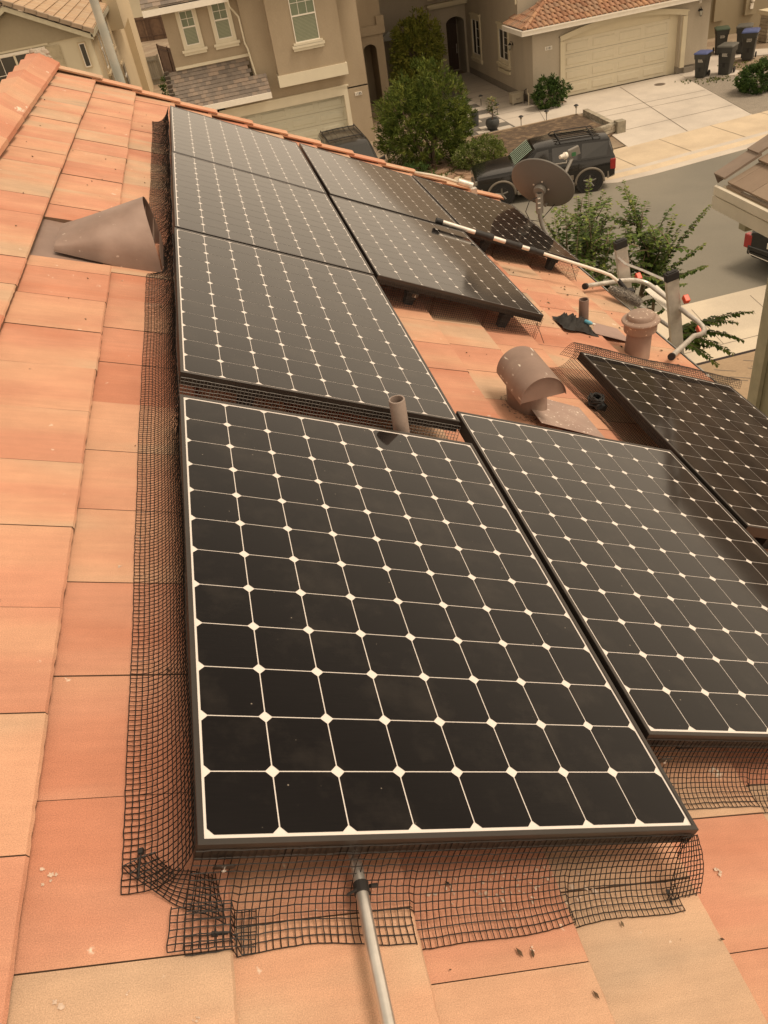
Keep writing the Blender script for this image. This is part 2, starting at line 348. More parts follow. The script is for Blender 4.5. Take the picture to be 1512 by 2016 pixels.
# ------------------------------------------------------------------ the tiled house we stand on
TAIL0, CRS, TW = -0.27, 0.338, 0.305
VJ = 0.055
def surf(u):
    f = ((u - TAIL0) / CRS) % 1.0
    return -0.170 + 0.030 * f
RIDGE_U = -1.10; EAVE_U = 3.45; V0, V1 = -2.6, 7.47
house = empty('tiled_house', 'terracotta tiled gable roof house under the solar panels', 'house', (0, 0, 0))
def tile_slab(mb, ua, ub, va, vb, na, nb, th, seg, fn, rnd, jit=.0):
    # top face as strip with ragged lower edge
    vs = []; uvs = []
    n = seg
    for i in range(n + 1):
        v = va + (vb - va) * i / n
        zz = Vector((v * 48, ub * 9, 1.7)); ju = jit * (1.5 * mn.noise(zz) + .9 * mn.noise(zz * 3.7)) if jit else 0
        jn = -jit * .8 * abs(mn.noise(zz * 2.3 + Vector((9, 0, 0)))) if jit else 0
        for (u, nn) in ((ua, na), (ub - .006 + ju * .5, nb + .0), (ub + ju, nb - .006 + jn), (ub + ju * .6, nb - th)):
            vs.append(fn(u, v, nn)); uvs.append((u, v))
    fs = []
    for i in range(n):
        a = i * 4; b = a + 4
        fs += [(a, a + 1, b + 1, b), (a + 1, a + 2, b + 2, b + 1), (a + 2, a + 3, b + 3, b + 2)]
    # side faces
    vs += [fn(ua, va, na - th), fn(ua, vb, nb * 0 + na - th)]; uvs += [(ua, va), (ua, vb)]
    L = len(vs); e = n * 4
    fs += [(0, L - 2, 3, 2, 1), (e, e + 1, e + 2, e + 3, L - 1)]
    b0 = len(mb.f); mb.add(vs, fs, rnd, uvs)
    for i in range(n): mb.r[b0 + i * 3 + 2] = 2.0          # lower edge face, darker brown than the top
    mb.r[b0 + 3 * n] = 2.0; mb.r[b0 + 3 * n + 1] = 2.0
def roof_side(mb, fn, detail=True, seed=1, skip=None):
    rg = random.Random(seed)
    k = -3
    while True:
        tail = TAIL0 + CRS * k
        if tail < RIDGE_U + .12: k += 1; continue
        if tail > EAVE_U + .05: break
        head = max(tail - CRS - .04, RIDGE_U)
        offs = {0: .06, 1: .185, 2: .235, 3: .11, 4: .26, 5: .11}.get(k, VJ + (TW / 2 if k % 2 == 0 else 0))
        i0 = math.floor((V0 - offs) / TW)
        v = offs + i0 * TW
        while v < V1:
            va, vb = max(v, V0), min(v + TW, V1)
            if vb - va > .03:
                segs = [(va, vb)]
                if skip: segs = skip(k, va, vb)
                rnd = min(1.0, rg.random() + .22 * min(1, max(0, (v - 2.3) / 2.5)) * (1 if tail < .2 else .4)); rg.random()
                for (a, b) in segs:
                    near = detail and a < 2.6 and tail < 1.6
                    dn = rg.uniform(-.0022, .0022)
                    f = (head - tail + CRS) / CRS
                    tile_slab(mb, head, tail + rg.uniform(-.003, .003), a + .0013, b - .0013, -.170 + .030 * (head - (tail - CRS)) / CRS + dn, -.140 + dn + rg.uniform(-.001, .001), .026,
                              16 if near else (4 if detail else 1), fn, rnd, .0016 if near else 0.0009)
            v += TW
        k += 1
def skip_vent(k, a, b):
    if k == 0:
        o = []
        if b <= 2.93 or a >= 3.50: return [(a, b)]
        if a < 2.90: o.append((a, 2.93))
        if b > 3.53: o.append((3.50, b))
        return o
    return [(a, b)]
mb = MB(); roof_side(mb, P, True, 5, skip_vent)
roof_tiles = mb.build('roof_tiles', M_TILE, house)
# the far slope, mirrored about the ridge
RX = RIDGE_U * CT - .155 * ST; RZ = -RIDGE_U * ST - .155 * CT
def PM(u, v, n=0.0):
    p = P(u, v, n); return Vector((2 * RX - p.x, p.y, p.z))
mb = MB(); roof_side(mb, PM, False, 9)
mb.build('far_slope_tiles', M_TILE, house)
# underlay deck, so gaps between tiles are dark
mb = MB()
for fn in (P, PM):
    vs = [fn(RIDGE_U, V0, -.205), fn(EAVE_U - .02, V0, -.205), fn(EAVE_U - .02, V1, -.205), fn(RIDGE_U, V1, -.205), fn(RIDGE_U, V0, -.26), fn(EAVE_U - .02, V0, -.26), fn(EAVE_U - .02, V1, -.26), fn(RIDGE_U, V1, -.26)]
    mb.add(vs, [(0, 1, 2, 3), (7, 6, 5, 4), (0, 4, 5, 1), (1, 5, 6, 2), (2, 6, 7, 3)])
mb.build('roof_deck', mat('felt', (.035, .03, .028), .95), house)
# ridge cap tiles
mb = MB(); v = V1 + .05; i = 0
while v > V0:
    rnd = random.random(); rings = []
    for vv, lift, wd in ((v - .40, .0, .155), (v - .395, .005, .16), (v - .02, .036, .178), (v, .034, .18)):
        prof = []
        top = -.155 + .062 + lift
        for sgn, us in ((-1, (wd + .01, wd, .07, .02)), (1, (.02, .07, wd, wd + .01))):
            for q, du in enumerate(us):
                d = du
                hh = top - (.004 if d <= .02 else (.010 + (d - .02) * .22))
                if (sgn == -1 and q == 0) or (sgn == 1 and q == 3): hh -= .026
                fn = PM if sgn == -1 else P
                prof.append((fn(RIDGE_U + d, vv, hh)))
        rings.append(prof)
    k = len(rings[0]); vs = [p for r_ in rings for p in r_]; fs = []; uvs = []
    for r_i, r_ in enumerate(rings):
        for j in range(k): uvs.append((j * .06 + i * .37, (v - .4 + .13 * r_i)))
    for a in range(3):
        for j in range(k - 1): fs.append((a * k + j, a * k + j + 1, (a + 1) * k + j + 1, (a + 1) * k + j))
    fs.append(list(range(3 * k, 4 * k))); fs.append(list(range(k))[::-1])
    mb.add(vs, fs, rnd, uvs); v -= .335; i += 1
mb.build('ridge_cap', M_TILE, house)
mb = MB()
for q in range(14):
    c = P(RIDGE_U + random.uniform(-.06, .1), V1 + random.uniform(-.0, .09), -.10 + random.uniform(-.03, .03)); r_ = random.uniform(.025, .05)
    mb.lathe([(0, -r_), (r_ * .7, -r_ * .7), (r_, 0), (r_ * .7, r_ * .6), (0, r_)], c, 7)
mb.build('ridge_end_mortar', M_MORTAR, house)
# rake tiles along the gable edge
mb = MB()
for fn, mult in ((P, 1), (PM, 1)):
    u = RIDGE_U + .12; k = 0
    while u < EAVE_U - .1:
        ub = min(u + .42, EAVE_U + .05); rnd = random.uniform(.55, 1.0)
        prof = [(V1 - .055, 0), (V1 - .06, .014), (V1 + .045, .022), (V1 + .062, .012), (V1 + .064, -.13), (V1 + .045, -.13), (V1 + .043, -.006)]
        vs = []; uvs = []
        for (uu, n0) in ((u, -.150), (ub - .012, -.126), (ub, -.130)):
            for (a, b) in prof: vs.append(fn(uu, a, n0 + b)); uvs.append((uu, a + .15 * k))
        L = len(prof); fs = []
        for a in range(2):
            for j in range(L): fs.append((a * L + j, a * L + (j + 1) % L, (a + 1) * L + (j + 1) % L, (a + 1) * L + j))
        fs += [list(range(L))[::-1], list(range(2 * L, 3 * L))]
        mb.add(vs, fs, rnd, uvs); u += .338; k += 1
mb.build('rake_tiles', M_TILE, house)
M_HWALL = mat('cream_stucco', (.46, .40, .31), .9, var=.06, fine=.05, bump=.25, bscale=50)
M_TRIM = mat('cream_trim', (.66, .60, .49), .6, var=.05)
ex = P(EAVE_U, 0, -.2).x; ez = P(EAVE_U, 0, -.2).z
mb = MB(); xw = ex - .45; xl = 2 * RX - xw; zt = ez + .02
mb.prism([(xl, G), (xw, G), (xw, zt), (RX, RZ - .18), (xl, zt)], V0 + .3, V1 - .35, lambda p, q, t: (p, t, q))
mb.build('wall', M_HWALL, house)
mb = MB(); mb.box((ex - .06, V0, ez - .16), (ex - .02, V1, ez + .02)); mb.box((2 * RX - ex + .02, V0, ez - .16), (2 * RX - ex + .06, V1, ez + .02))
for fn in (P, PM):
    for vv in (V1 - .03,):
        vs = [fn(RIDGE_U, vv, -.22), fn(EAVE_U, vv, -.22), fn(EAVE_U, vv, -.40), fn(RIDGE_U, vv, -.40)]; vs += [Vector((p.x, p.y + .035, p.z)) for p in vs]
        mb.add(vs, [(0, 1, 2, 3), (4, 7, 6, 5), (0, 4, 5, 1), (1, 5, 6, 2), (2, 6, 7, 3)])
mb.build('fascia', M_TRIM, house)
# gutter: open trough in dark grey metal with leaf litter
M_GUT = mat('gutter_metal', (.26, .26, .245), .5, var=.2, scale=10, col2=(.13, .12, .10), c2scale=7)
gx, gz = ex - .015, ez - .015
prof = [(0, .0), (0, -.10), (.035, -.115), (.10, -.115), (.125, -.07), (.125, -.005), (.112, -.0), (.108, -.01), (.115, -.07), (.095, -.105), (.04, -.105), (.01, -.095), (.01, 0)]
mb = MB(); mb.prism([(gx + a, gz + b) for a, b in prof], V0, V1 + .02, lambda p, q, t: (p, t, q))
gut = mb.build('gutter', M_GUT, house)
mb = MB()
for q in range(9): mb.box((gx + .0, V0 + .5 + q * 1.1, gz - .006), (gx + .12, V0 + .53 + q * 1.1, gz + .0))
build_each(mb, 'gutter_strap', M_WHITE, gut)
mb = MB()
for q in range(420):
    v = random.uniform(V0, V1); x = gx + random.uniform(.02, .10); s_ = random.uniform(.008, .022); z = gz - .085 + random.uniform(-.006, .02)
    a = random.uniform(0, 6.28); d = Vector((math.cos(a), math.sin(a), random.uniform(-.3, .3))) * s_; e = Vector((-math.sin(a), math.cos(a), random.uniform(-.3, .3))) * s_ * .5; c = Vector((x, v, z))
    mb.add([c - d, c - e, c + d, c + e], [(0, 1, 2, 3)], random.random())
mb.box((gx + .008, V0, gz - .105), (gx + .108, V1, gz - .088))
mb.build('leaf_litter', mat('litter', (.06, .045, .035), .95, rnd=[(.03, .025, .02), (.09, .065, .04), (.16, .10, .06)]), gut)['kind'] = 'stuff'

# ------------------------------------------------------------------ solar panels
PW, PL, CP = 1.046, 1.559, 0.127
def make_panel(name_label):
    root = empty('solar_panel', name_label, 'solar panel', (0, 0, 0), (0, TH, 0), 'solar panels on the tiled roof')
    x0, y0, x1, y1 = 0, 0, PW, PL; fw = .011; d = .046
    # frame ring cross-section swept around rectangle: outer wall, top lip
    mb = MB()
    sec = [(0, -d), (0, -.0012), (.0012, 0), (fw - .001, 0), (fw, -.001), (fw, -.003), (.002, -.004), (.002, -d + .002), (.022, -d + .002), (.022, -d)]
    corners = [(x0, y0, 1, 1), (x1, y0, -1, 1), (x1, y1, -1, -1), (x0, y1, 1, -1)]
    L = len(sec); vs = []
    for (cx, cy, sx, sy) in corners:
        for (a, b) in sec: vs.append((cx + sx * a, cy + sy * a, b))
    fs = []
    for c in range(4):
        c2 = (c + 1) % 4
        for j in range(L): fs.append((c * L + j, c * L + (j + 1) % L, c2 * L + (j + 1) % L, c2 * L + j))
    mb.add(vs, fs); mb.build('frame', M_FRAME, root)
    mb = MB(); mb.box((.003, .003, -.0075), (PW - .003, PL - .003, -.0035)); lam = mb.build('glass_laminate', M_BACK, root)
    mb = MB(); ox, oy = (PW - 8 * CP) / 2, (PL - 12 * CP) / 2; g = .00125; ch = .0120
    for i in range(8):
        for j in range(12):
            a, b = ox + i * CP + g, oy + j * CP + g; c, e = a + CP - 2 * g, b + CP - 2 * g; z = -.0028
            k = .004
            vs = [(a + ch, b, z), (c - ch, b, z), (c, b + ch, z), (c, e - ch, z), (c - ch, e, z), (a + ch, e, z), (a, e - ch, z), (a, b + ch, z)]
            mb.add(vs, [tuple(range(8))])
    mb.build('cells', M_CELL, lam)
    for fx_, fy in ((.25, .05), (.86, .05), (.25, PL - .15), (.86, PL - .15)):
        mb = MB(); mb.box((fx_ - .03, fy, -.075), (fx_ + .03, fy + .10, -d + .001)); mb.loft([[(fx_ - .03, fy + .02, -.075), (fx_ + .03, fy + .02, -.075), (fx_ + .03, fy + .08, -.075), (fx_ - .03, fy + .08, -.075)], [(fx_ - .022, fy + .03, -.165), (fx_ + .022, fy + .03, -.165), (fx_ + .022, fy + .07, -.165), (fx_ - .022, fy + .07, -.165)]])
        mb.build('mounting_foot', MATS.get('foot') or mat('foot', (.03, .034, .036), .5), root)
    mb = MB(); mb.box((.10, .30, -.085), (PW - .1, .34, -d - .001)); mb.box((.10, 1.2, -.085), (PW - .1, 1.24, -d - .001)); build_each(mb, 'rail', M_ALU, root)
    return root
PANELS = [
 ('solar panel nearest the camera, with the metal conduit lying at its near edge', -.015, -.0175, 0),
 ('solar panel directly beyond the gap with the brown pipe, left column', -.010, 1.702, 0),
 ('solar panel beside the conical roof vent, third one up the left column', -.006, 3.287, 0),
 ('solar panel at the far left corner of the array, nearest the roof rake', -.002, 4.866, 0),
 ('solar panel at the right foreground beside the nearest one, below the half round vent', 1.050, .231, 0),
 ('middle solar panel whose far right corner carries the end of the telescopic pole', 1.065, 3.290, 0),
 ('far middle solar panel between the far left one and the darkest far right one', 1.075, 4.896, 0),
 ('darkest far right solar panel in front of the satellite dish', 2.141, 4.952, 0),
 ('solar panel cut by the right edge of the picture, beside the capped flue', 2.128, 1.247, 0)]
proto = None
for i, (lab, u, v, dn) in enumerate(PANELS):
    if proto is None: o = proto = make_panel(lab)
    else: o = copy_tree(proto)
    o['label'] = lab; o.location = P(u, v, dn); o.rotation_euler = (0, TH, 0)

# ------------------------------------------------------------------ wire mesh skirts
PIT = .0128
def wire_net(name, label, f, L, W, loc=(0, 0, 0), r=.00120, group='black wire mesh skirts around the solar panels', rag=.0, cat='wire mesh', parent=None, pit=PIT, m=None, seed=0, lo=None):
    """f(a, b) -> world point, a along the strip in metres, b across in metres"""
    rg = random.Random(seed + 11)
    na = max(2, int(round(L / pit))); nb = max(2, int(round(W / pit)))
    mb = MB(); sub = 1
    pts = [[Vector(f(L * i / na, W * j / nb)) + Vector((rg.gauss(0, 1), rg.gauss(0, 1), rg.gauss(0, .6))) * (.0005 if L * i / na < 2.5 else .0012) for j in range(nb + 1)] for i in range(na + 1)]
    for j in range(nb + 1):                                    # long wires
        mb.tube([pts[i][j] for i in range(na + 1)], r, 3, True)
    for i in range(na + 1):
        row = list(pts[i])
        if rag and rg.random() < .8:
            d = row[-1] - row[-2]; row.append(row[-1] + d * rg.uniform(.1, rag))
        mb.tube(row, r * 1.0, 3, True)
    o = mb.build(name, m or M_WIRE, parent)
    if not parent: tag(o, label, cat, group)
    return o
def bez(p0, p1, p2, t): return tuple((1 - t) ** 2 * a + 2 * t * (1 - t) * b + t * t * c for a, b, c in zip(p0, p1, p2))
def sm(x): return x * x * (3 - 2 * x)
# left skirt, along the uphill side of the left column
def f_left(a, b):
    t = b / .175; v = -.012 + a
    wob = .0035 * math.sin(a * 3.1) + .0015 * math.sin(a * 11 + 1); far = max(0, (a - 3.9) / 2.5)
    hem = -.118 + wob * .6 + .006 * far - .01 * sm(min(1, max(0, (a - 6.0) / .4)))
    un = bez((-.0175 + .002 * math.sin(a * 9), -.010), (-.022 + wob * .5, -.135), (hem, 0), t); u = un[0]
    n = bez((0, -.010), (0, -.150), (0, surf(hem) + .006), t)[1]
    if 2.95 < v < 3.48:                                           # squeezed by the conical vent
        q = min(1, min(v - 2.95, 3.48 - v) / .08); u = u * (1 - q) + (-.0175 - .022 * t) * q
    return P(u, v, max(n, surf(u) + .003))
wire_net('wire_mesh', 'long black wire mesh curving down the left side of the solar array', f_left, 6.42, .175, rag=0)
def f_front(a, b):
    u = -.015 + a; t = b / .165
    hem = -.128 + .010 * math.sin(a * 8.5 + .4) - .004 * math.sin(a * 21) + .012 * max(0, (a - .8) / .25)
    v = bez((-.0195,), (-.022,), (hem,), t)[0]; n = bez((-.016,), (-.150,), (surf(u) + .005,), t)[0]
    return P(u, v, max(n, surf(u) + .003))
wire_net('wire_mesh', 'black wire mesh skirt under the nearest solar panel, clipped to the conduit', f_front, 1.035, .165, rag=.0, seed=1)
def f_fold(a, b):                                                # turned corner at the left
    s_, t = a / .19, b / .10
    u0 = -.118 + .17 * s_; v0 = .035 - .12 * s_ ** .75
    u = u0 - .03 * (1 - t) * 0 + .062 * t * (1 - s_) - .01 * t; v = v0 + .075 * t * (s_ * .9 + .25)
    return P(u, v, surf(u) + .012 + .006 * math.sin(9 * s_ + 2 * t))
wire_net('wire_mesh', 'folded scrap of black wire mesh wrapping the near left corner of the array', f_fold, .19, .10, rag=.9, seed=2)
def f_fold2(a, b):
    u = -.045 + a * .99 + b * .10; v = -.122 + b * .95 - a * .03
    return P(u, v, surf(u) + .016 + .004 * math.sin(20 * a))
wire_net('wire_mesh', 'small patch of black wire mesh overlapping the front skirt beside the near left corner', f_fold2, .15, .075, rag=.8, seed=3)
def f_corner(a, b):
    s_, t = a / .12, b / .15
    top = (.995 + .045 * s_, -.024 + .006 * s_, -.02); bot = (.985 + .095 * s_, -.092 + .012 * s_, surf(1.05) + .006)
    q = [top[i] * (1 - t) + bot[i] * t for i in range(3)]; q[0] += .012 * math.sin(3.1 * t) * s_
    return P(*q)
wire_net('wire_mesh', 'crumpled black wire mesh hanging off the near right corner of the nearest panel', f_corner, .12, .15, rag=.8, seed=4)
def f_front2(a, b):
    u = 1.05 + a; t = b / .165; hem = .231 - .105 + .006 * math.sin(a * 9)
    v = bez((.2285,), (.226,), (hem,), t)[0]; n = bez((-.016,), (-.150,), (surf(u) + .005,), t)[0]
    return P(u, v, max(n, surf(u) + .003))
wire_net('wire_mesh', 'black wire mesh skirt under the near edge of the right foreground panel', f_front2, 1.04, .165, seed=5)
def f_gap(a, b):
    t = b / .14; u = -.005 + a; return P(u, 1.700 - .020 * t - .004 * math.sin(a * 30) * t, -.02 - .134 * t)
wire_net('wire_mesh', 'upright black wire mesh strip in the gap behind the nearest solar panel', f_gap, 1.05, .14, seed=6, m=mat('wire_grey', (.10, .09, .08), .4, var=.2))
def f_mid(a, b):
    t = b / .15; u = 1.07 + a; return P(u, 3.288 - .012 * t + .004 * math.sin(a * 14) * t, -.02 + (-.125 + .0) * t + (surf(u) + .148) * t)
wire_net('wire_mesh', 'black wire mesh strip hanging under the near edge of the middle panel', f_mid, 1.045, .14, seed=7)
def f_far(a, b):
    t = b / .15; u = 2.145 + a; return P(u, 4.95 - .012 * t + .004 * math.sin(a * 17) * t, -.02 + (-.125) * t + (surf(u) + .148) * t)
wire_net('wire_mesh', 'black wire mesh strip under the darkest far right panel, behind the telescopic pole', f_far, 1.06, .14, seed=8)
def f_rl(a, b):
    v = 1.25 + a; t = b / .21
    flare = .055 * sm(max(0, min(1, (a - .9) / .65))); lift = .05 * sm(max(0, min(1, (a - 1.45) / .18)))
    hem = 2.055 - flare
    u = bez((2.126,), (2.118,), (hem,), t)[0]; n = bez((-.008,), (-.150,), (surf(hem) + .006 + lift * 0,), t)[0]
    return P(u, v, max(n, surf(u) + .003))
wire_net('wire_mesh', 'black wire mesh skirt on the left side of the panel cut by the right edge', f_rl, 1.60, .19, seed=9)
def f_rt(a, b):
    u = 2.09 + a; t = b / .20; h = .030 + .008 * math.sin(a * 11) + .010 * a
    v = bez((2.803,), (2.835,), (2.93 + .01 * math.sin(a * 8),), t)[0]; n = bez((-.006,), (.07 + h,), (-.10 - .02 * math.sin(a * 5),), t)[0]
    return P(u, v, n)
wire_net('wire_mesh', 'black wire mesh rising above the far edge of the panel beside the flue', f_rt, 1.16, .19, seed=10)
# prop legs: wire ends at the outer corners of the two far panels
def ziptie(label, a, b, r=.0026):
    a, b = Vector(a), Vector(b); d = (b - a).normalized(); root = empty('zip_tie', label, 'zip tie', a, (0, 0, 0), 'black zip ties on the wire mesh')
    mb = MB(); mb.tube([Vector((0, 0, 0)), (b - a) * .5 + Vector((0, 0, .002)), b - a], r * .7, 6); mb.build('strap', M_BLACKR, root)
    mb = MB(); q = Vector((0, 0, 1)).rotation_difference(d).to_matrix().to_4x4(); mb.box((-r * 1.5, -r * 1.5, -r * 2), (r * 1.5, r * 1.5, r * 2), M=q); mb.build('head', M_BLACKR, root)
ziptie('black zip tie standing on the folded mesh corner at lower left', P(-.088, .055, -.132), P(-.092, .004, -.130))
ziptie('black zip tie lying on the mesh patch near the front skirt', P(.035, -.094, -.142), P(.075, -.096, -.146))
ziptie('black zip tie sticking out of the mesh at the corner of the middle panel', P(2.09, 3.285, -.06), P(2.16, 3.24, -.148))
ziptie('black zip tie leaning at the right corner of the darkest far panel mesh', P(3.13, 4.95, -.05), P(3.20, 4.90, -.148))
ziptie('short black zip tie under the near right corner of the nearest panel', P(.995, -.075, -.135), P(1.0, -.098, -.146), .002)
def clip(label, u, v, n):
    root = empty('mesh_clip', label, 'clip', P(u, v, n), (0, TH, 0), 'clips holding the mesh to the panel edges')
    mb = MB(); mb.prism([(-.016, -.011), (.016, -.011), (.018, -.008), (.018, .008), (.015, .012), (-.015, .012), (-.018, .008), (-.018, -.008)], -.0015, .0015, lambda p, q, t: (p, t * 1.0 - .35 * q, q)); mb.build('tab', M_FRAME, root)
    mb = MB(); mb.tube([(0, -.004, -.006), (0, -.0045, .006)], .0011, 6); mb.prism([(-.004, -.003), (.004, -.003), (0, -.008)], -.001, .001, lambda p, q, t: (p, t - .005, q)); mb.build('arrow_pin', M_ALU, root)
clip('black clip with a small arrow mark at the near left corner of the nearest panel', .038, -.026, -.055)
clip('black clip on the mesh under the near edge of the right foreground panel', 1.115, .205, -.062)
clip('black clip on the mesh under the near edge of the middle panel', 1.30, 3.272, -.06)

# ------------------------------------------------------------------ conduit lying at the near edge
cnd = empty('metal_conduit', 'bare metal conduit running from under the nearest panel toward the camera', 'conduit', P(.29, 0, -.09))
mb = MB(); o0 = P(.29, 0, -.09); mb.tube([P(.293, .25, -.105) - o0, P(.292, 0, -.095) - o0, P(.288, -.17, -.09) - o0, P(.288, -.30, -.088) - o0, P(.287, -1.6, -.08) - o0], .0117, 20)
mb.build('pipe', M_GALV, cnd, smooth=True, auto=60)
mb = MB(); mb.tube([P(.292, -.045, -.095) - o0, P(.291, -.066, -.093) - o0], .0145, 16); mb.tube([P(.310, -.050, -.095) - o0, P(.325, -.046, -.1) - o0], .004, 6); mb.tube([P(.265, -.062, -.1) - o0, P(.28, -.06, -.085) - o0], .003, 6); mb.build('tie', M_BLACKR, cnd)

cbn = empty('cable_bundle', 'tangled black cable bundle under the left edge of the panel beside the hood vent', 'cables', P(2.10, 2.42, -.13))
rgc = random.Random(9)
for q in range(7):
    mb = MB(); pts = []; a0 = rgc.uniform(0, 6.28); rr_ = rgc.uniform(.02, .045)
    for i in range(14):
        a = a0 + i * .75; pts.append(Vector((rr_ * math.cos(a) + rgc.uniform(-.006, .006), rr_ * 1.4 * math.sin(a) + rgc.uniform(-.006, .006), .01 + .04 * abs(math.sin(a * .6 + q)) + rgc.uniform(0, .012))))
    mb.tube(pts, .0042, 6); mb.build('cable_loop', M_BLACKR, cbn, smooth=True)
mb = MB(); mb.box((-.03, -.05, .0), (.03, .05, .035), M=Matrix.Rotation(TH, 4, 'Y')); mb.build('connector', MATS['foot'], cbn, bevel=.006)
hk = empty('roof_hook', 'metal roof hook seen through the mesh in the gap behind the nearest panel', 'roof hook', P(.13, 1.62, -.145), (0, TH, 0))
mb = MB(); mb.box((-.03, -.03, 0), (.03, .03, .006)); mb.prism([(-.022, .006), (.022, .006), (.014, .06), (-.014, .06)], -.012, .012, lambda p, q, t: (p, t, q)); mb.build('base', M_GALV, hk)
mb = MB(); mb.lathe([(0, .06), (.018, .06), (.018, .072), (.008, .074), (.008, .09), (0, .092)], (0, 0, 0), 8); mb.build('bolt', M_GALV, hk)
# droppings and seeds lying on the tiles
rgd = random.Random(21); mb = MB()
def blot(mb, u, v, r_, asp=1.0, n=14, dz=-.0015):
    a0 = rgd.uniform(0, 6.28); pts = []
    for i in range(n):
        a = a0 + 6.28318 * i / n; q = r_ * rgd.uniform(.45, 1.15); pts.append(P(u + q * math.cos(a) * asp, v + q * math.sin(a) / asp, surf(u) + .0035 + dz))
    c = P(u, v, surf(u) + .0035 + dz + .0008)
    mb.add([c] + pts, [(0, i + 1, (i + 1) % n + 1) for i in range(n)])
for _ in range(70): blot(mb, rgd.gauss(.62, .13), rgd.gauss(-.035, .022), rgd.uniform(.0012, .0048), rgd.uniform(.7, 1.5), 14)
for _ in range(12): blot(mb, rgd.gauss(.83, .05), rgd.gauss(-.05, .02), rgd.uniform(.002, .008))
for u, v, r_ in ((-.235, .035, .018), (-.20, -.17, .012), (-.10, -.17, .007), (.0, -.22, .008), (1.19, -.02, .014), (-.15, .86, .008), (-.36, .30, .010), (.63, -.16, .007), (.60, -.12, .006), (1.02, -.11, .006)):
    for k in range(5): blot(mb, u + rgd.gauss(0, r_ * .4), v + rgd.gauss(0, r_ * .4), r_ * rgd.uniform(.12, .45))
tag(mb.build('bird_droppings', mat('dropping_white', (.60, .46, .36), .9, var=.25, scale=60)), 'scattered chalky white bird droppings on the tiles around the nearest panel', 'bird droppings', kind='stuff')
mb = MB()
for u, v, r_ in [(.60, -.165, .007), (.625, -.17, .006), (.86, -.125, .005), (.72, -.255, .006), (.50, -.02, .005), (1.07, -.18, .004)] + [(rgd.uniform(-.9, 3.2), rgd.uniform(-.2, 6.8), rgd.uniform(.002, .005)) for _ in range(170)] + [(rgd.uniform(2.3, 3.35), rgd.uniform(3.0, 5.0), rgd.uniform(.004, .010)) for _ in range(45)]:
    c = P(u, v, surf(u) + .006); vs = []
    a = rgd.uniform(0, 3.14); ex_ = Vector((math.cos(a) * CT, math.sin(a), -math.cos(a) * ST)); ey_ = Vector((-math.sin(a) * CT, math.cos(a), math.sin(a) * ST)); en_ = Vector((ST, 0, CT))
    vs = [c + ex_ * r_ * 1.6, c + ey_ * r_ * .6, c - ex_ * r_ * 1.4, c - ey_ * r_ * .7, c + en_ * r_ * .7, c - en_ * .004]
    mb.add(vs, [(0, 1, 4), (1, 2, 4), (2, 3, 4), (3, 0, 4), (1, 0, 5), (2, 1, 5), (3, 2, 5), (0, 3, 5)], rgd.random())
tag(mb.build('roof_litter', mat('seed_brown', (.06, .04, .03), .9, rnd=[(.03, .02, .015), (.12, .075, .04), (.20, .17, .10)])), 'small brown seeds and leaf crumbs scattered over the roof tiles', 'litter', kind='stuff')

# ------------------------------------------------------------------ roof penetrations
M_PIPE = mat('pipe_brown', (.19, .125, .10), .5, var=.12, scale=12)
M_PIPEL = mat('pipe_grey', (.30, .235, .20), .5, var=.16, scale=12)
def hollow_pipe(mb, x, y, z0, z1, r, lean=(0, 0)):
    k = 24; rings = []
    for (z, rr) in ((z0, r), (z1 - .002, r), (z1, r - .001), (z1, r - .006), (z1 - .20, r - .007)):
        lx = lean[0] * (z - z0); ly = lean[1] * (z - z0)
        rings.append([(x + lx + rr * math.cos(6.28318 * j / k), y + ly + rr * math.sin(6.28318 * j / k), z) for j in range(k)])
    mb.loft(rings, cap=False)
pp = empty('vent_pipe', 'brown plastic vent pipe standing in the gap behind the nearest panel', 'vent pipe', (.685, 1.62, -.47))
mb = MB(); hollow_pipe(mb, 0, 0, -.03, .22, .0295); mb.build('pipe', M_PIPEL, pp, smooth=True, auto=40)
mb = MB(); mb.lathe([(.05, -.02), (.035, .015), (.030, .03)], (0, 0, 0), 20); mb.build('collar', M_PIPEL, pp, smooth=True)
b2 = P(2.69, 3.74, -.15)
pp = empty('vent_pipe', 'brown vent pipe with black cloth heaped at its foot', 'vent pipe', b2)
mb = MB(); hollow_pipe(mb, 0, 0, -.05, .20, .032); mb.build('pipe', M_PIPE, pp, smooth=True, auto=40)
mb = MB(); mb.lathe([(.065, -.03), (.058, .0), (.045, .022), (.034, .035)], (0.005, -.005, 0), 20); mb.build('boot', mat('boot_tan', (.42, .30, .20), .8, var=.2), pp, smooth=True)
def flash(pu0, pu1, pv0, pv1, nn=.004, o=Vector((0, 0, 0))):
    mb = MB(); vs = [P(pu0, pv0, surf(pu0) + nn + .004), P(pu1, pv0, -.138), P(pu1, pv1, -.138), P(pu0, pv1, surf(pu0) + nn + .004)]
    vs = [a - o for a in vs]; vs += [a - Vector((ST, 0, CT)) * .0015 for a in vs]
    mb.add(vs, [(0, 1, 2, 3), (7, 6, 5, 4), (0, 4, 5, 1), (1, 5, 6, 2), (2, 6, 7, 3), (3, 7, 4, 0)]); return mb
flash(2.72, 3.02, 3.62, 3.86, .006, b2).build('flashing', mat('flashing_mauve', (.34, .235, .20), .7, var=.1), pp)
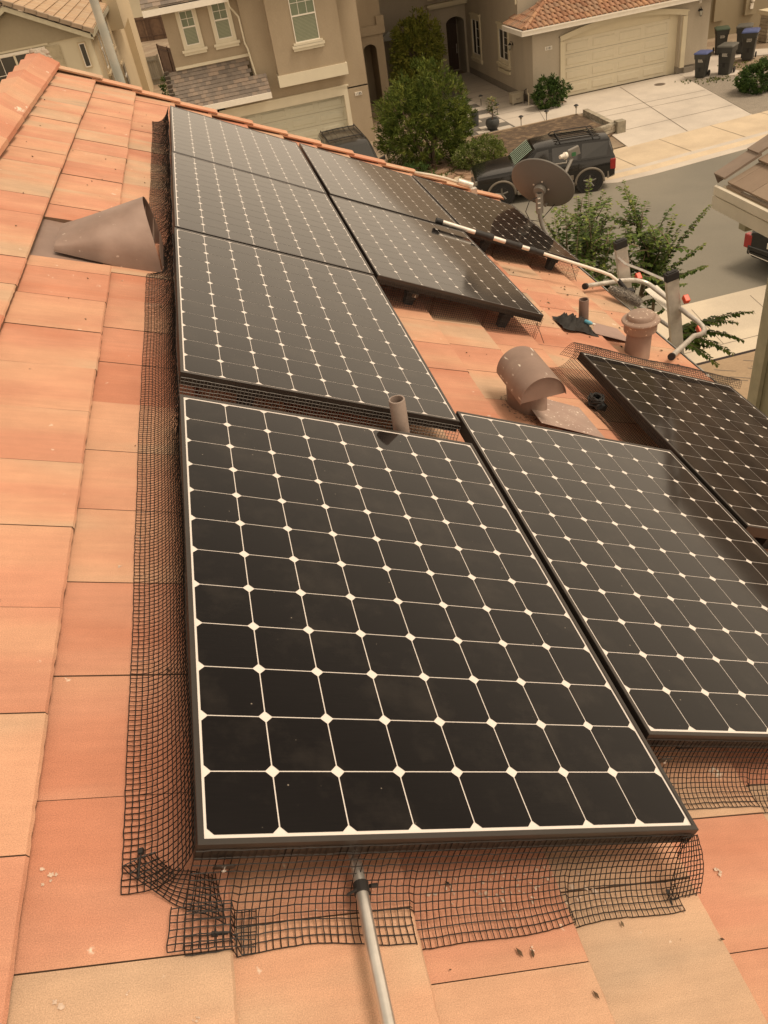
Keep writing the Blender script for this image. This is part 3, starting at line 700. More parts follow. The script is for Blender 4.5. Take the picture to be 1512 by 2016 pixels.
# capped flue
fb = P(2.955, 3.45, -.15)
fl = empty('capped_flue', 'brown metal flue pipe with a round bird spattered cap', 'flue', fb)
mb = MB(); mb.loft([[(.083 * math.cos(6.28318 * j / 28), .083 * math.sin(6.28318 * j / 28), -.06) for j in range(28)], [(.024 + .077 * math.cos(6.28318 * j / 28), .012 + .077 * math.sin(6.28318 * j / 28), .20) for j in range(28)]], cap=False); mb.box((.074, .002, .0), (.083, .010, .17)); mb.build('stack', M_METALBR, fl, smooth=True, auto=40)
mb = MB(); mb.lathe([(.085, .155), (.101, .160), (.103, .168), (.103, .208), (.106, .215), (.118, .225), (.1195, .230), (.115, .238), (.088, .246), (.086, .262), (.078, .272), (.05, .277), (0, .279)], (.024, .012, 0), 40); mb.build('cap', splat_mat('spattered_cap', (.30, .21, .165), (.36, .26, .20), (.78, .66, .52), (55, 55, 55)), fl, smooth=True, auto=35)
# half-round hood vent
hb = Vector((1.425, 2.27, P(1.66, 0, -.15).z + .0))
hv = empty('hood_vent', 'brown half round hood vent spattered white above the right foreground panel', 'roof vent', hb)
cx_, cz_ = 1.405 - hb.x, -.703 - hb.z
y0_, y1_ = 2.07 - hb.y, 2.39 - hb.y
mb = MB(); K = 24; rr = .107
def arc_pt(r_, j, y, K=K): a = math.pi * j / K; return (cx_ - r_ * math.cos(a) * 1.0, y, cz_ + r_ * math.sin(a) * 1.02)
outer0 = [arc_pt(rr, j, y0_) for j in range(K + 1)] + [arc_pt(rr - .002, j, y0_) for j in range(K, -1, -1)]
outer1 = [arc_pt(rr, j, y1_) for j in range(K + 1)] + [arc_pt(rr - .002, j, y1_) for j in range(K, -1, -1)]
mb.loft([outer0, outer1]); 
mb.build('hood', M_SPLAT, hv, smooth=True, auto=35)
mb = MB()
for yy in (y0_ + .012, y1_ - .012):
    ring = [arc_pt(rr - .003, j, yy) for j in range(K + 1)]
    mb.add(ring + [(p[0], p[1] + .002, p[2]) for p in ring], [list(range(K + 1)), list(range(K + 1, 2 * K + 2))[::-1]])
build_each(mb, 'end_plate', M_METALBR, hv)
mb = MB(); mb.lathe([(.094, -.09), (.094, cz_ + .02)], (-.014, .03, 0), 32); mb.lathe([(.0, cz_ + .012), (.094, cz_ + .012)], (-.014, .03, 0), 32); mb.build('collar', M_METALBR, hv, smooth=True, auto=40)
flash(1.62, 1.98, 2.08, 2.38, .030, hb).build('flashing', splat_mat('spattered_flashing', (.34, .24, .20), (.40, .30, .25), (.72, .62, .54), (60, 60, 60), .7), hv)
mb = MB()
for q in range(240):      # ring of dark flecks at the foot
    a = random.uniform(2.2, 5.4); r_ = random.uniform(.075, .14) ; x, y = r_ * math.cos(a), r_ * math.sin(a) * 1.2
    wx, wy = hb.x + x, hb.y + y; uu = (wx + .145 * ST) / CT
    c = P(uu, wy, surf(uu) + .003) - hb; s_ = random.uniform(.002, .008); an = random.uniform(0, 6.28)
    d = Vector((math.cos(an) * CT, math.sin(an), -math.cos(an) * ST)) * s_; e = Vector((-math.sin(an) * CT, math.cos(an), math.sin(an) * ST)) * s_ * .35
    mb.add([c - d, c - e, c + d, c + e], [(0, 1, 2, 3)])
mb.build('dark_flecks', mat('fleck_dark', (.07, .055, .045), .95), hv)['kind'] = 'stuff'
# conical dormer vent on the left
cb = P(-.30, 3.22, -.16)
cv = empty('dormer_vent', 'brown conical sheet metal vent beside the left column of panels', 'roof vent', cb)
def PL_(u, v, n): return P(u, v, n) - cb
rings = []; K = 22
for s_ in range(13):
    t = s_ / 12; te = t ** .85
    u = -.52 + .43 * t; hw = .165 + .045 * te; h = .032 + .240 * te ** 1.1; vc = 3.19 + .025 * t; row = []
    for j in range(K + 1):
        a = math.pi * j / K; cs, sn = math.cos(a), math.sin(a)
        nn = -.160 + h * (sn ** (.8 * t + .35 * (1 - t)) if sn > 0 else 0); lean = -.085 * t * sn + .045 * t * (1 - sn)
        row.append(PL_(u + lean, vc - hw * cs, nn))
    rings.append(row)
inner = [[Vector(p) + Vector((-.004, 0, -.004)) for p in r_] for r_ in rings[::-1]]
mb = MB(); mb.loft(rings, cap=False, closed=False); mb.loft(inner, cap=False, closed=False); mb.loft([rings[-1], inner[0]], cap=False, closed=False)
mb.add(rings[0], [list(range(K + 1))])
mb.build('hood', splat_mat('spattered_cone', (.265, .185, .15), (.34, .25, .21), (.50, .40, .34), (34, 26, 34), thr=.69), cv, smooth=True, auto=50)
mb = MB()
for q, (uu, hh, hw) in enumerate(((-.125, .20, .13), (-.080, .145, .17), (-.040, .08, .20))):
    vs = [PL_(uu, 3.225 - hw, -.155), PL_(uu, 3.225 + hw, -.155), PL_(uu - .03, 3.225 + hw * .8, -.155 + hh), PL_(uu - .03, 3.225 - hw * .8, -.155 + hh)]
    vs += [Vector(p) + Vector((.002, 0, .001)) for p in vs]; mb.add(vs, [(0, 1, 2, 3), (7, 6, 5, 4), (3, 2, 6, 7), (0, 3, 7, 4), (1, 5, 6, 2)])
build_each(mb, 'louvre', M_METALBR, cv)
mb = MB(); vs = [PL_(-.62, 2.93, -.185), PL_(-.05, 2.93, -.168), PL_(-.05, 3.5, -.168), PL_(-.62, 3.5, -.185)]; vs += [Vector(p) - Vector((0, 0, .003)) for p in vs]
mb.add(vs, [(0, 1, 2, 3), (7, 6, 5, 4), (0, 4, 5, 1), (1, 5, 6, 2), (2, 6, 7, 3), (3, 7, 4, 0)]); mb.build('base_flashing', M_METALBR, cv)
mb = MB(); pts = [(-.505, 3.10), (-.495, 3.27), (-.465, 3.30), (-.42, 3.29), (-.375, 3.22), (-.38, 3.13), (-.44, 3.08)]
mb.add([PL_(u, v, -.160 + .034 + (u + .52) * .50 - abs(v - 3.2) * .10 + .006) for u, v in pts] + [PL_(u, v, -.160 + .003) for u, v in pts], [list(range(7)), list(range(7, 14))[::-1]] + [(i, (i + 1) % 7, 7 + (i + 1) % 7, 7 + i) for i in range(7)])
mb.build('sealant_patch', mat('sealant', (.30, .25, .175), .8, var=.15, scale=20), cv)
# black cloth heap with blue can
cl = empty('crumpled_cloth', 'crumpled black cloth heaped at the foot of the far vent pipe', 'cloth', P(2.62, 3.70, -.15))
rg = random.Random(4)
mb = MB(); NX, NY = 22, 18
import mathutils.noise as mn
vs = []
for i in range(NX):
    for j in range(NY):
        s_, t = i / (NX - 1) - .5, j / (NY - 1) - .5
        e = 1 + .28 * mn.noise(Vector((math.atan2(t, s_) * 1.7, 3.3, 0)))
        u, v = .26 * s_ * e - .03, .20 * t * e
        rad = max(0, 1 - (abs(2 * s_) ** 2.2 + abs(2 * t) ** 2.2)); h = .072 * rad ** .55 * (.35 + 1.25 * abs(mn.noise(Vector((s_ * 7.5, t * 7.5, .7))))) + .012 * abs(mn.noise(Vector((s_ * 20, t * 20, 2)))) 
        vs.append(P(u, v, h + .006) )
mb.add(vs, [(i * NY + j, (i + 1) * NY + j, (i + 1) * NY + j + 1, i * NY + j + 1) for i in range(NX - 1) for j in range(NY - 1)])
mb.build('cloth', mat('black_cloth', (.020, .018, .016), .75, var=.3, bump=.3, bscale=60), cl, smooth=True)
cn = empty('spray_bottle', 'small light blue bottle lying on the black cloth', 'bottle', P(2.63, 3.665, -.085))
mb = MB(); mb.lathe([(0, 0), (.011, .001), (.013, .006), (.013, .042), (.007, .052), (.006, .062), (0, .062)], (0, 0, 0), 14, axis=(.55, -.75, -.15)); mb.build('body', mat('sky_blue_plastic', (.10, .33, .45), .35), cn, smooth=True, auto=40)
mb = MB(); mb.lathe([(0, .060), (.008, .060), (.008, .076), (0, .077)], (0, 0, 0), 12, axis=(.55, -.75, -.15)); mb.build('cap', M_WHITE, cn)
# telescopic brush pole lying on the panels
pa, pb = P(1.905, 4.80, .035), P(3.06, 4.66, .030)
brush = empty('brush_pole', 'telescopic cleaning pole with a wool brush head lying across the roof', 'cleaning pole', pa)
d = pb - pa; A = lambda t, dz=0: d * t + Vector((0, 0, dz))
mb = MB(); mb.tube([A(-.03), A(.43)], .0165, 16); mb.build('grip_tube', M_ALU, brush, smooth=True, auto=40)
mb = MB(); mb.tube([A(.10), A(.70)], .0155, 16); mb.build('middle_tube', M_ALU, brush, smooth=True, auto=40)
end = [A(.70), A(1.0, 0), A(1.13, -.0), A(1.20, -.006), A(1.25, -.03), A(1.28, -.06)]
mb = MB(); mb.tube(end, .0120, 16); mb.build('white_tube', M_WHITE, brush, smooth=True, auto=60)
for (a, b, r_) in ((-.045, .0, .020), (.22, .33, .023), (.30, .345, .026), (.43, .52, .022), (.515, .545, .025), (.63, .70, .021), (.60, .645, .0235)):
    mb = MB(); mb.tube([A(a), A(a + .008), A(b - .008), A(b)], [r_ * .9, r_, r_, r_ * .9], 16); mb.build('locking_collar', M_BLACKR, brush, smooth=True, auto=40)
e = end[-1]; mb = MB(); mb.tube([e - Vector((.02, 0, -.045)), e + Vector((.03, -.03, -.035))], [.016, .02], 14); mb.box((-.045, -.03, -.015), (.045, .03, .01), M=Matrix.Translation(e + Vector((.045, -.04, -.045)))); mb.build('brush_mount', M_BLACKR, brush, smooth=True, auto=40)
hc = e + Vector((-.005, -.10, -.045)); ax = Vector((.62, -.70, -.34)).normalized(); up_ = Vector((0, 0, 1)); sd_ = ax.cross(up_).normalized(); up_ = sd_.cross(ax)
mb = MB()
for q in range(5200):
    s_ = random.uniform(-.135, .135); a = random.uniform(0, 6.28318); rr = .054 * math.sqrt(max(.05, 1 - (abs(s_) / .14) ** 4)); n_ = sd_ * math.cos(a) * 1.15 + up_ * math.sin(a) * .8
    b0 = hc + ax * s_ + n_ * rr * .5; tip = hc + ax * (s_ + random.uniform(-.012, .012)) + n_ * rr * random.uniform(.82, 1.18) + Vector((0, 0, -.004)); w_ = ax.cross(n_).normalized() * .0022
    mb.add([b0 - w_, b0 + w_, tip + w_ * .4, tip - w_ * .4], [(0, 1, 2, 3)], random.random())
mb.build('wool_head', mat('grey_wool', (.2, .18, .16), .9, var=.1, rnd=[(.22, .20, .18), (.50, .46, .41), (.85, .80, .72)]), brush)  # strand colours raised to offset shading between the dense hairs
mb = MB(); mb.tube([hc - ax * .12, hc + ax * .12], .026, 10); mb.build('head_core', mat('grey_core', (.10, .09, .08), .9), brush)

# ------------------------------------------------------------------ ladder with roof stabiliser
lad = empty('ladder', 'aluminium ladder with black end caps leaning on the gutter beyond the flue', 'ladder', (3.75, 4.9, G))
L0 = lad.location
def rail(top, bot, nm):
    top, bot = Vector(top), Vector(bot); d = (top - bot).normalized(); s_ = Vector((0, 1, 0)); s_ = (s_ - d * s_.dot(d)).normalized(); f_ = d.cross(s_)
    L_ = (top - bot).length; Mx = Matrix((s_, f_, d)).transposed().to_4x4(); Mx.translation = bot - L0
    mb = MB(); prof = [(-.018, -.05), (.018, -.05), (.018, -.044), (-.010, -.042), (-.010, .042), (.018, .044), (.018, .05), (-.018, .05)]
    mb.prism(prof, 0, L_ - .05, lambda p, q, t: Mx @ Vector((p, q, t))); o = mb.build('side_rail', M_ALU, lad)
    mb = MB(); mb.prism([(-.025, -.054), (.023, -.054), (.023, .054), (-.025, .054)], L_ - .065, L_, lambda p, q, t: Mx @ Vector((p, q, t))); mb.prism([(-.018, -.038), (.016, -.038), (.016, .038), (-.018, .038)], L_, L_ + .010, lambda p, q, t: Mx @ Vector((p, q, t))); mb.build('end_cap', M_BLACKR, o, bevel=.006)
    return Mx, L_
lt1, lt2 = Vector((3.30, 5.18, -1.43)), Vector((3.42, 4.55, -1.50))
lb1, lb2 = lt1 + Vector((1.05, .0, -6.3)), lt2 + Vector((1.05, 0, -6.3))
lb1.z = G + .02; lb2.z = G + .02
rail(lt1, lb1, 'a'); rail(lt2, lb2, 'b')
for q in range(1, 21):
    t = .035 + q * .0475; a = lt1.lerp(lb1, t) - L0; b = lt2.lerp(lb2, t) - L0
    mb = MB(); mb.tube([a, b], .017, 10); mb.build('rung', M_ALU, lad, smooth=True, auto=40)
# bracket strap near the top and platform plate
a, b = lt1.lerp(lb1, .022) - L0 + Vector((-.03, 0, 0)), lt2.lerp(lb2, .018) - L0 + Vector((.02, .0, 0))
mb = MB(); mb.tube([a + Vector((-.02, .05, .02)), a + Vector((0.02, -.10, -.03)), a.lerp(b, .45) + Vector((0, 0, -.01)), b + Vector((0, .05, 0))], .012, 4); mb.build('top_brace', M_ALU, lad)
st = empty('ladder_stabiliser', 'bent aluminium ladder stand-off resting on the roof edge', 'ladder stabiliser', (3.45, 4.8, -1.9)); S0 = st.location
z0 = -1.83
e1, e2 = P(3.15, 4.66, -.11), P(3.19, 3.41, -.10)
def arcpts(p, c, q, n=8): return [Vector(bez(p, c, q, i / n)) for i in range(n + 1)]
path = [e1 - S0]
c1 = Vector((3.62, 5.42, -1.93)); path += arcpts(Vector((3.28, 5.10, -1.70)), c1 * 1.0, Vector((3.50, 5.22, -1.93))) if False else []
k1 = Vector((3.42, 5.02, -1.72)); k2 = Vector((3.58, 4.28, -1.88))
path = [e1] + arcpts(e1.lerp(k1, .55), k1, k1.lerp(k2, .18)) + arcpts(k1.lerp(k2, .8), k2 + Vector((.05, -.10, -.02)), k2.lerp(e2, .35)) + [e2]
mb = MB(); mb.tube([p - S0 for p in path], .019, 4 if False else 12); mb.build('bar', M_ALU, st, smooth=True, auto=60)
for ee, dd in ((e1, (e1 - path[1]).normalized()), (e2, (e2 - path[-2]).normalized())):
    mb = MB(); mb.tube([ee - S0 - dd * .004, ee - S0 + dd * .018], .0245, 14); mb.build('rubber_foot', M_BLACKR, st)
mb = MB(); Mx = Matrix.Translation(Vector((3.50, 4.80, -1.83)) - S0) @ Matrix.Rotation(R(-8), 4, 'Y') @ Matrix.Rotation(R(6), 4, 'X'); mb.box((-.055, -.20, -.004), (.055, .18, .004), M=Mx); mb.build('plate', M_WHITE, st, bevel=.002)
mb = MB()
for c in ((3.40, 5.02, -1.71), (3.54, 4.50, -1.73), (3.64, 4.42, -1.98)): mb.box((-.022, -.03, -.022), (.022, .03, .022), M=Matrix.Translation(Vector(c) - S0) @ Matrix.Rotation(.6, 4, 'X'))
build_each(mb, 'red_lock', M_RED, st, bevel=.006)

# ------------------------------------------------------------------ satellite dish
M_DISH = mat('dish_grey', (.165, .155, .14), .6, var=.05, scale=3)
db = P(3.40, 6.15, -.15)
ds = empty('satellite_dish', 'grey oval satellite dish on a bent mast at the far roof corner', 'satellite dish', db)
dc = Vector((3.20, 6.62, -1.325)) - db
nrm = Vector((.60, .66, .42)).normalized()        # dish opens away from the camera, tilted up
side = Vector((0, 0, 1)).cross(nrm).normalized(); upv = nrm.cross(side)
ca, sa = math.cos(R(32)), math.sin(R(32)); e1_, e2_ = side * ca + upv * sa, -side * sa + upv * ca
mb = MB(); NR, NA = 9, 48; vs = [dc - nrm * .055]
rings = []
for i in range(1, NR + 1):
    r_ = i / NR; rings.append([dc + e1_ * (.315 * r_ * math.cos(6.28318 * j / NA)) + e2_ * (.275 * r_ * math.sin(6.28318 * j / NA)) - nrm * .055 * (1 - r_ * r_) for j in range(NA)])
rim = [p + nrm * .012 + (p - dc).normalized() * .004 for p in rings[-1]]; rim2 = [p + nrm * .012 - (p - dc).normalized() * .006 for p in rings[-1]]
inn = [[p + nrm * .004 for p in r_] for r_ in rings[::-1]]
mb.loft(rings + [rim, rim2] + inn, cap=True); mb.build('reflector', M_DISH, ds, smooth=True, auto=50)
M_DBR = mat('bracket_grey', (.23, .215, .19), .5, var=.1)
hub = dc - nrm * .075
mb = MB(); mb.lathe([(.0, -.03), (.055, -.028), (.062, 0), (.055, .02), (0, .022)], hub - nrm * .01, 20, axis=nrm); mb.box((-.03, -.022, -.16), (.03, .022, .03), M=Matrix.Translation(hub + Vector((-.02, -.03, -.05)))); mb.build('bracket', M_DBR, ds, smooth=True, auto=35)
mb = MB()
for q in range(3): mb.box((-.034, -.03, -.004), (-.008, -.02, .004), M=Matrix.Translation(hub + Vector((-.015, -.035, -.06 - .045 * q))) )
for a in (.5, 1.9, 3.4, 5.0): mb.lathe([(0, 0), (.009, .0), (.009, -.012), (0, -.014)], hub + (side * math.cos(a) + upv * math.sin(a)) * .075 + nrm * .02, 8, axis=-nrm)
build_each(mb, 'bolt', M_WHITE, ds)
mb = MB(); top = hub + Vector((-.02, -.035, -.02)); mb.tube([top, top + Vector((0, 0, -.22)), top + Vector((.01, -.03, -.30)), top + Vector((.03, -.14, -.40)), Vector((0.0, 0, .0))], .021, 14); mb.build('mast', M_DBR, ds, smooth=True, auto=60)
mb = MB(); mb.box((-.07, -.08, -.004), (.07, .08, .004), M=Matrix.Rotation(TH, 4, 'Y')); mb.build('base_plate', M_DBR, ds)
arm0 = dc - upv * .23 - nrm * .05; armE = Vector((3.64, 6.95, -1.26)) - db
mb = MB(); mb.tube([arm0, arm0.lerp(armE, .5) + Vector((.02, 0, -.02)), armE], .016, 10); mb.tube([dc + side * .0 + e1_ * .30, arm0.lerp(armE, .8) + Vector((0, 0, .05)), armE + Vector((-.06, 0, .02))], .008, 8); mb.build('feed_arm', M_DBR, ds, smooth=True, auto=50)
mb = MB(); fx_ = (dc - armE).normalized(); mb.lathe([(0, 0), (.030, .004), (.034, .03), (.024, .04), (.018, .085), (0, .085)], armE + Vector((-.06, -.02, .05)), 18, axis=(-.9, -.2, .0)); mb.build('feed_horn', M_WHITE, ds, smooth=True, auto=40)
mb = MB(); mb.box((-.055, -.02, -.04), (.055, .02, .04), M=Matrix.Translation(armE + Vector((.02, 0, .06))) @ Matrix.Rotation(-.25, 4, 'Y')); mb.build('receiver_box', M_DBR, ds, bevel=.005)
mb = MB(); mb.box((-.02, -.003, -.018), (.02, .003, .018), M=Matrix.Translation(armE + Vector((.01, -.022, .045)))); mb.build('green_label', mat('green_label', (.04, .16, .06), .5), ds)
mb = MB(); mb.tube([hub + Vector((-.03, -.04, -.05)), hub + Vector((-.13, -.05, -.07)), hub + Vector((-.17, -.05, -.16)), hub + Vector((-.13, -.05, -.25)), hub + Vector((-.03, -.06, -.28)), hub + Vector((.14, -.02, -.16))], .004, 6); mb.build('cable', M_BLACKR, ds, smooth=True)
# cable with clamp lying by the gable edge
wh = empty('pipe_clamp', 'white cable with a metal clamp at the rake near the darkest panel', 'cable clamp', P(2.86, 7.25, -.10))
W0 = wh.location
mb = MB(); mb.tube([P(2.42, 7.30, -.10) - W0, P(2.60, 7.33, -.085) - W0, P(2.75, 7.30, -.07) - W0, P(2.90, 7.28, -.07) - W0], .014, 8); mb.build('cable', M_TRIM, wh, smooth=True)
mb = MB(); mb.tube([P(2.88, 7.28, -.06) - W0, P(3.04, 7.27, -.06) - W0], .034, 12); mb.box((-.03, -.03, -.12), (.03, .03, .0), M=Matrix.Translation(P(3.04, 7.22, -.07) - W0)); mb.build('clamp', M_GALV, wh, smooth=True, auto=40)

# ================================================================== SETTING
def wpart(mb, name, m_, root, **kw):
    o = mb.build(name, m_, root, **kw); o.location = -Vector(root.location); return o
def sheet(name, poly, z, m_, thick=0.0):
    mb = MB(); n = len(poly)
    if thick: mb.prism(poly, z - thick, z)
    else: mb.add([(x, y, z) for x, y in poly], [list(range(n))])
    o = mb.build(name, m_); tag(o, kind='structure'); return o
M_CONC = mat('concrete', (.58, .52, .445), .85, var=.07, scale=.9, fine=.05, fscale=30, col2=(.49, .44, .38), c2scale=.6, c2thr=(.45, .7), bump=.1)
M_CONCY = mat('concrete_warm', (.60, .49, .35), .85, var=.07, scale=1.2, fine=.05, fscale=30, col2=(.52, .42, .30), c2scale=.8, c2thr=(.5, .7), bump=.1)
M_ASPH = mat('asphalt', (.195, .182, .15), .9, var=.07, scale=.35, fine=.10, fscale=60, col2=(.235, .215, .172), c2scale=.22, c2thr=(.42, .62), bump=.2, bscale=90)
M_SOIL = mat('soil', (.105, .072, .047), .95, var=.25, scale=3, fine=.25, fscale=30, col2=(.20, .14, .085), c2scale=4, c2thr=(.5, .65), bump=.6, bscale=25)
M_GRAV = mat('gravel', (.27, .235, .19), .95, var=.08, scale=3, fine=.35, fscale=38, bump=.6, bscale=40)
M_GRAVD = mat('dark_gravel', (.16, .145, .125), .95, var=.08, scale=3, fine=.4, fscale=45, bump=.6, bscale=45)
M_EARTH = mat('earth', (.25, .185, .125), .95, var=.15, scale=.8, fine=.2, fscale=18, col2=(.33, .26, .18), c2scale=.5, bump=.4, bscale=12)
sheet('ground', [(-160, -80), (200, -80), (200, 260), (-160, 260)], G - .14, M_EARTH)
# street with slightly turning far kerb
kerb = [(-70, 26.6), (5.0, 26.6), (8.6, 26.4), (10.6, 25.7), (11.7, 24.75), (12.7, 24.25), (14, 24.25), (20, 24.9), (30, 26.0), (70, 30)]
ZR = G - .03
road = sheet('road', [(-70, 14.95), (70, 15.4)] + [(x, y + .02) for x, y in kerb[::-1]], ZR, M_ASPH)
def offset(k, d): return [(x - .09 * d, y + d) for x, y in k]
def strip(name, ka, kb, za, zb, m_, thick=.15):
    mb = MB(); n = len(ka)
    vs = [(x, y, za) for x, y in ka] + [(x, y, zb) for x, y in kb] + [(x, y, za - thick) for x, y in ka]
    mb.add(vs, [(i, i + 1, n + i + 1, n + i) for i in range(n - 1)] + [(i + 1, i, 2 * n + i, 2 * n + i + 1) for i in range(n - 1)]); o = mb.build(name, m_); tag(o, kind='structure'); return o
strip('gutter_pan', kerb, offset(kerb, .42), G - .022, G - .03, M_CONC)
strip('kerb', offset(kerb, .42), offset(kerb, .62), G - .028, G + .06, M_CONCY)
strip('kerb_top', offset(kerb, .62), offset(kerb, .85), G + .06, G + .075, M_CONC)
strip('sidewalk', offset(kerb, .85), offset(kerb, 3.0), G + .075, G + .08, M_CONCY)
GY = G + .08
# lots behind the sidewalk
lot_soil = sheet('front_yard', [(-70, 28.9), (12.4, 27.4), (30, 28.6), (70, 32), (70, 120), (-70, 120)], GY - .03, M_EARTH, .1)
drive = sheet('driveway', [(14.55, 27.2), (19.75, 27.75), (21.15, 35.75), (15.6, 35.75)], GY + .004, M_CONC, .12)
sheet('driveway', [(.8, 29.2), (6.2, 29.0), (6.2, 35.7), (.8, 35.7)], GY + .004, M_CONC, .12).name = 'driveway'
sheet('gravel_strip', [(19.78, 27.75), (30, 28.8), (30, 32.6), (22.9, 33.2), (21.2, 33.9), (20.9, 34.2)], GY + .003, M_GRAV, .1)
sheet('path', [(20.9, 34.2), (22.6, 33.5), (23.1, 34.0), (23.0, 35.2), (24.2, 36.3), (26.5, 35.2), (40, 36.5), (40, 37.7), (26.5, 36.4), (24.4, 38.3), (22.4, 36), (21.15, 35.7)], GY + .009, M_CONC, .1)
walk = sheet('walkway', [(12.35, 32.7), (15.22, 32.75), (15.58, 34.9), (14.2, 35.2), (14.2, 45.1), (12.75, 45.1), (12.3, 38)], GY + .006, M_CONC, .1)
sheet('side_gravel', [(10.5, 32.6), (12.34, 32.7), (12.32, 41.5), (11.2, 41.5), (10.2, 36)], GY + .005, M_GRAVD, .1)
bed = sheet('planting_bed', [(10.5, 32.55), (14.9, 32.6), (15.05, 29.2), (14.3, 28.6), (10.9, 28.0), (9.8, 30)], GY + .05, M_SOIL, .14)
# joints (real shallow grooves: dark strips)
M_JOINT = mat('joint', (.20, .165, .13), .95)
mb = MB()
def line(mb, a, b, w_, z, dz=.003):
    a, b = Vector((*a, z)), Vector((*b, z)); d = (b - a).normalized(); s_ = Vector((-d.y, d.x, 0)) * w_ / 2
    mb.add([a - s_, b - s_, b + s_, a + s_], [(0, 1, 2, 3)])
for a, b in (((18.25, 35.5), (17.02, 27.5)), ((15.25, 32.4), (20.45, 32.2)), ((15.0, 31.6), (20.3, 31.4)), ((14.75, 29.2), (19.95, 29.4))): line(mb, a, b, .035, GY + .008)
for q in range(12): line(mb, (12.32, 34.3 + q * 1.0), (14.18, 34.3 + q * 1.0), .02, GY + .010)
line(mb, (13.6, 32.75), (14.2, 35.2), .02, GY + .010)
o = mb.build('driveway_joints', M_JOINT); tag(o, kind='structure')
mb = MB()
for q in range(-20, 24):
    x = 13.8 + q * 2.15; yk = 24.25 + max(0, (x - 14) * .105) if x > 12.7 else 26.6
    if 5 < x < 12.7: continue
    line(mb, (x, yk + .86), (x - .15, yk + 2.98), .02, GY + .0035)
o = mb.build('sidewalk_joints', M_JOINT); tag(o, kind='structure')
# near side of the street
sheet('sidewalk', [(-70, 12.62), (70, 12.62), (70, 15.4), (-70, 14.94)], G + .0, mat('concrete_pale', (.62, .54, .42), .85, var=.06, scale=.9, fine=.05, fscale=30, col2=(.54, .47, .37), c2scale=.7, bump=.1), .15)
mb = MB(); line(mb, (-40, 13.12), (60, 13.12), .02, G + .003)
for q in range(-10, 20): line(mb, (9.6 + q * 1.5 + .25, 13.12), (9.6 + q * 1.5 + .5, 14.9), .015, G + .003)
o = mb.build('sidewalk_joints', M_JOINT); tag(o, kind='structure')
M_PAV = mat('brown_pavers', (.36, .26, .165), .9, var=.1, scale=1.2, fine=.08, fscale=20, bump=.2)
sheet('paver_drive', [(3.2, 7.6), (30, 7.6), (30, 12.52), (3.2, 12.52)], G + .02, M_PAV, .12)
sheet('paver_edge', [(3.2, 12.52), (30, 12.52), (30, 12.62), (3.2, 12.62)], G + .012, mat('dark_edge', (.03, .02, .018), .9), .12)
mb = MB(); rg = random.Random(2)
for q in range(60):
    x, y = rg.uniform(7.5, 12), rg.uniform(8, 12.3); line(mb, (x, y), (x + .35, y - .25), .025, G + .024)
o = mb.build('paver_gaps', M_JOINT); tag(o, kind='structure')
sheet('side_yard', [(3.2, -10), (30, -10), (30, 7.6), (3.2, 7.6)], G + .0, M_EARTH, .1)
# manhole
mh = empty('manhole_cover', 'round metal cover set in the concrete driveway near the garage door', 'manhole cover', (19.65, 34.55, GY + .005))
mb = MB(); mb.lathe([(.0, .008), (.20, .008), (.20, -.01)], (0, 0, 0), 24); mb.build('lid', mat('rusty_iron', (.13, .10, .075), .7, var=.3), mh); mb = MB(); mb.lathe([(.20, -.01), (.20, .004), (.24, .004), (.24, -.01)], (0, 0, 0), 24); mb.build('rim', M_JOINT, mh)

# ------------------------------------------------------------------ building helpers
def facade(axis, c, sgn=-1):
    """axis 'y': wall plane y=c facing sgn; returns fn(a, z, d) with d outward"""
    if axis == 'y': return lambda a, z, d: (a, c + sgn * d, z)
    return lambda a, z, d: (c + sgn * d, a, z)
def fbox(mb, F_, a0, a1, z0, z1, d0, d1):
    vs = [F_(a0, z0, d0), F_(a1, z0, d0), F_(a1, z1, d0), F_(a0, z1, d0), F_(a0, z0, d1), F_(a1, z0, d1), F_(a1, z1, d1), F_(a0, z1, d1)]
    mb.add(vs, [(0, 3, 2, 1), (4, 5, 6, 7), (0, 1, 5, 4), (1, 2, 6, 5), (2, 3, 7, 6), (3, 0, 4, 7)])
M_GLASSG = mat('pane_green', (.20, .235, .165), .12, var=.10, scale=2, coat=.6)
M_GLASSD = mat('pane_dark', (.045, .045, .038), .08, var=.3, scale=1.5, coat=.6)
M_BLIND = mat('blind', (.30, .31, .22), .5, var=.06)
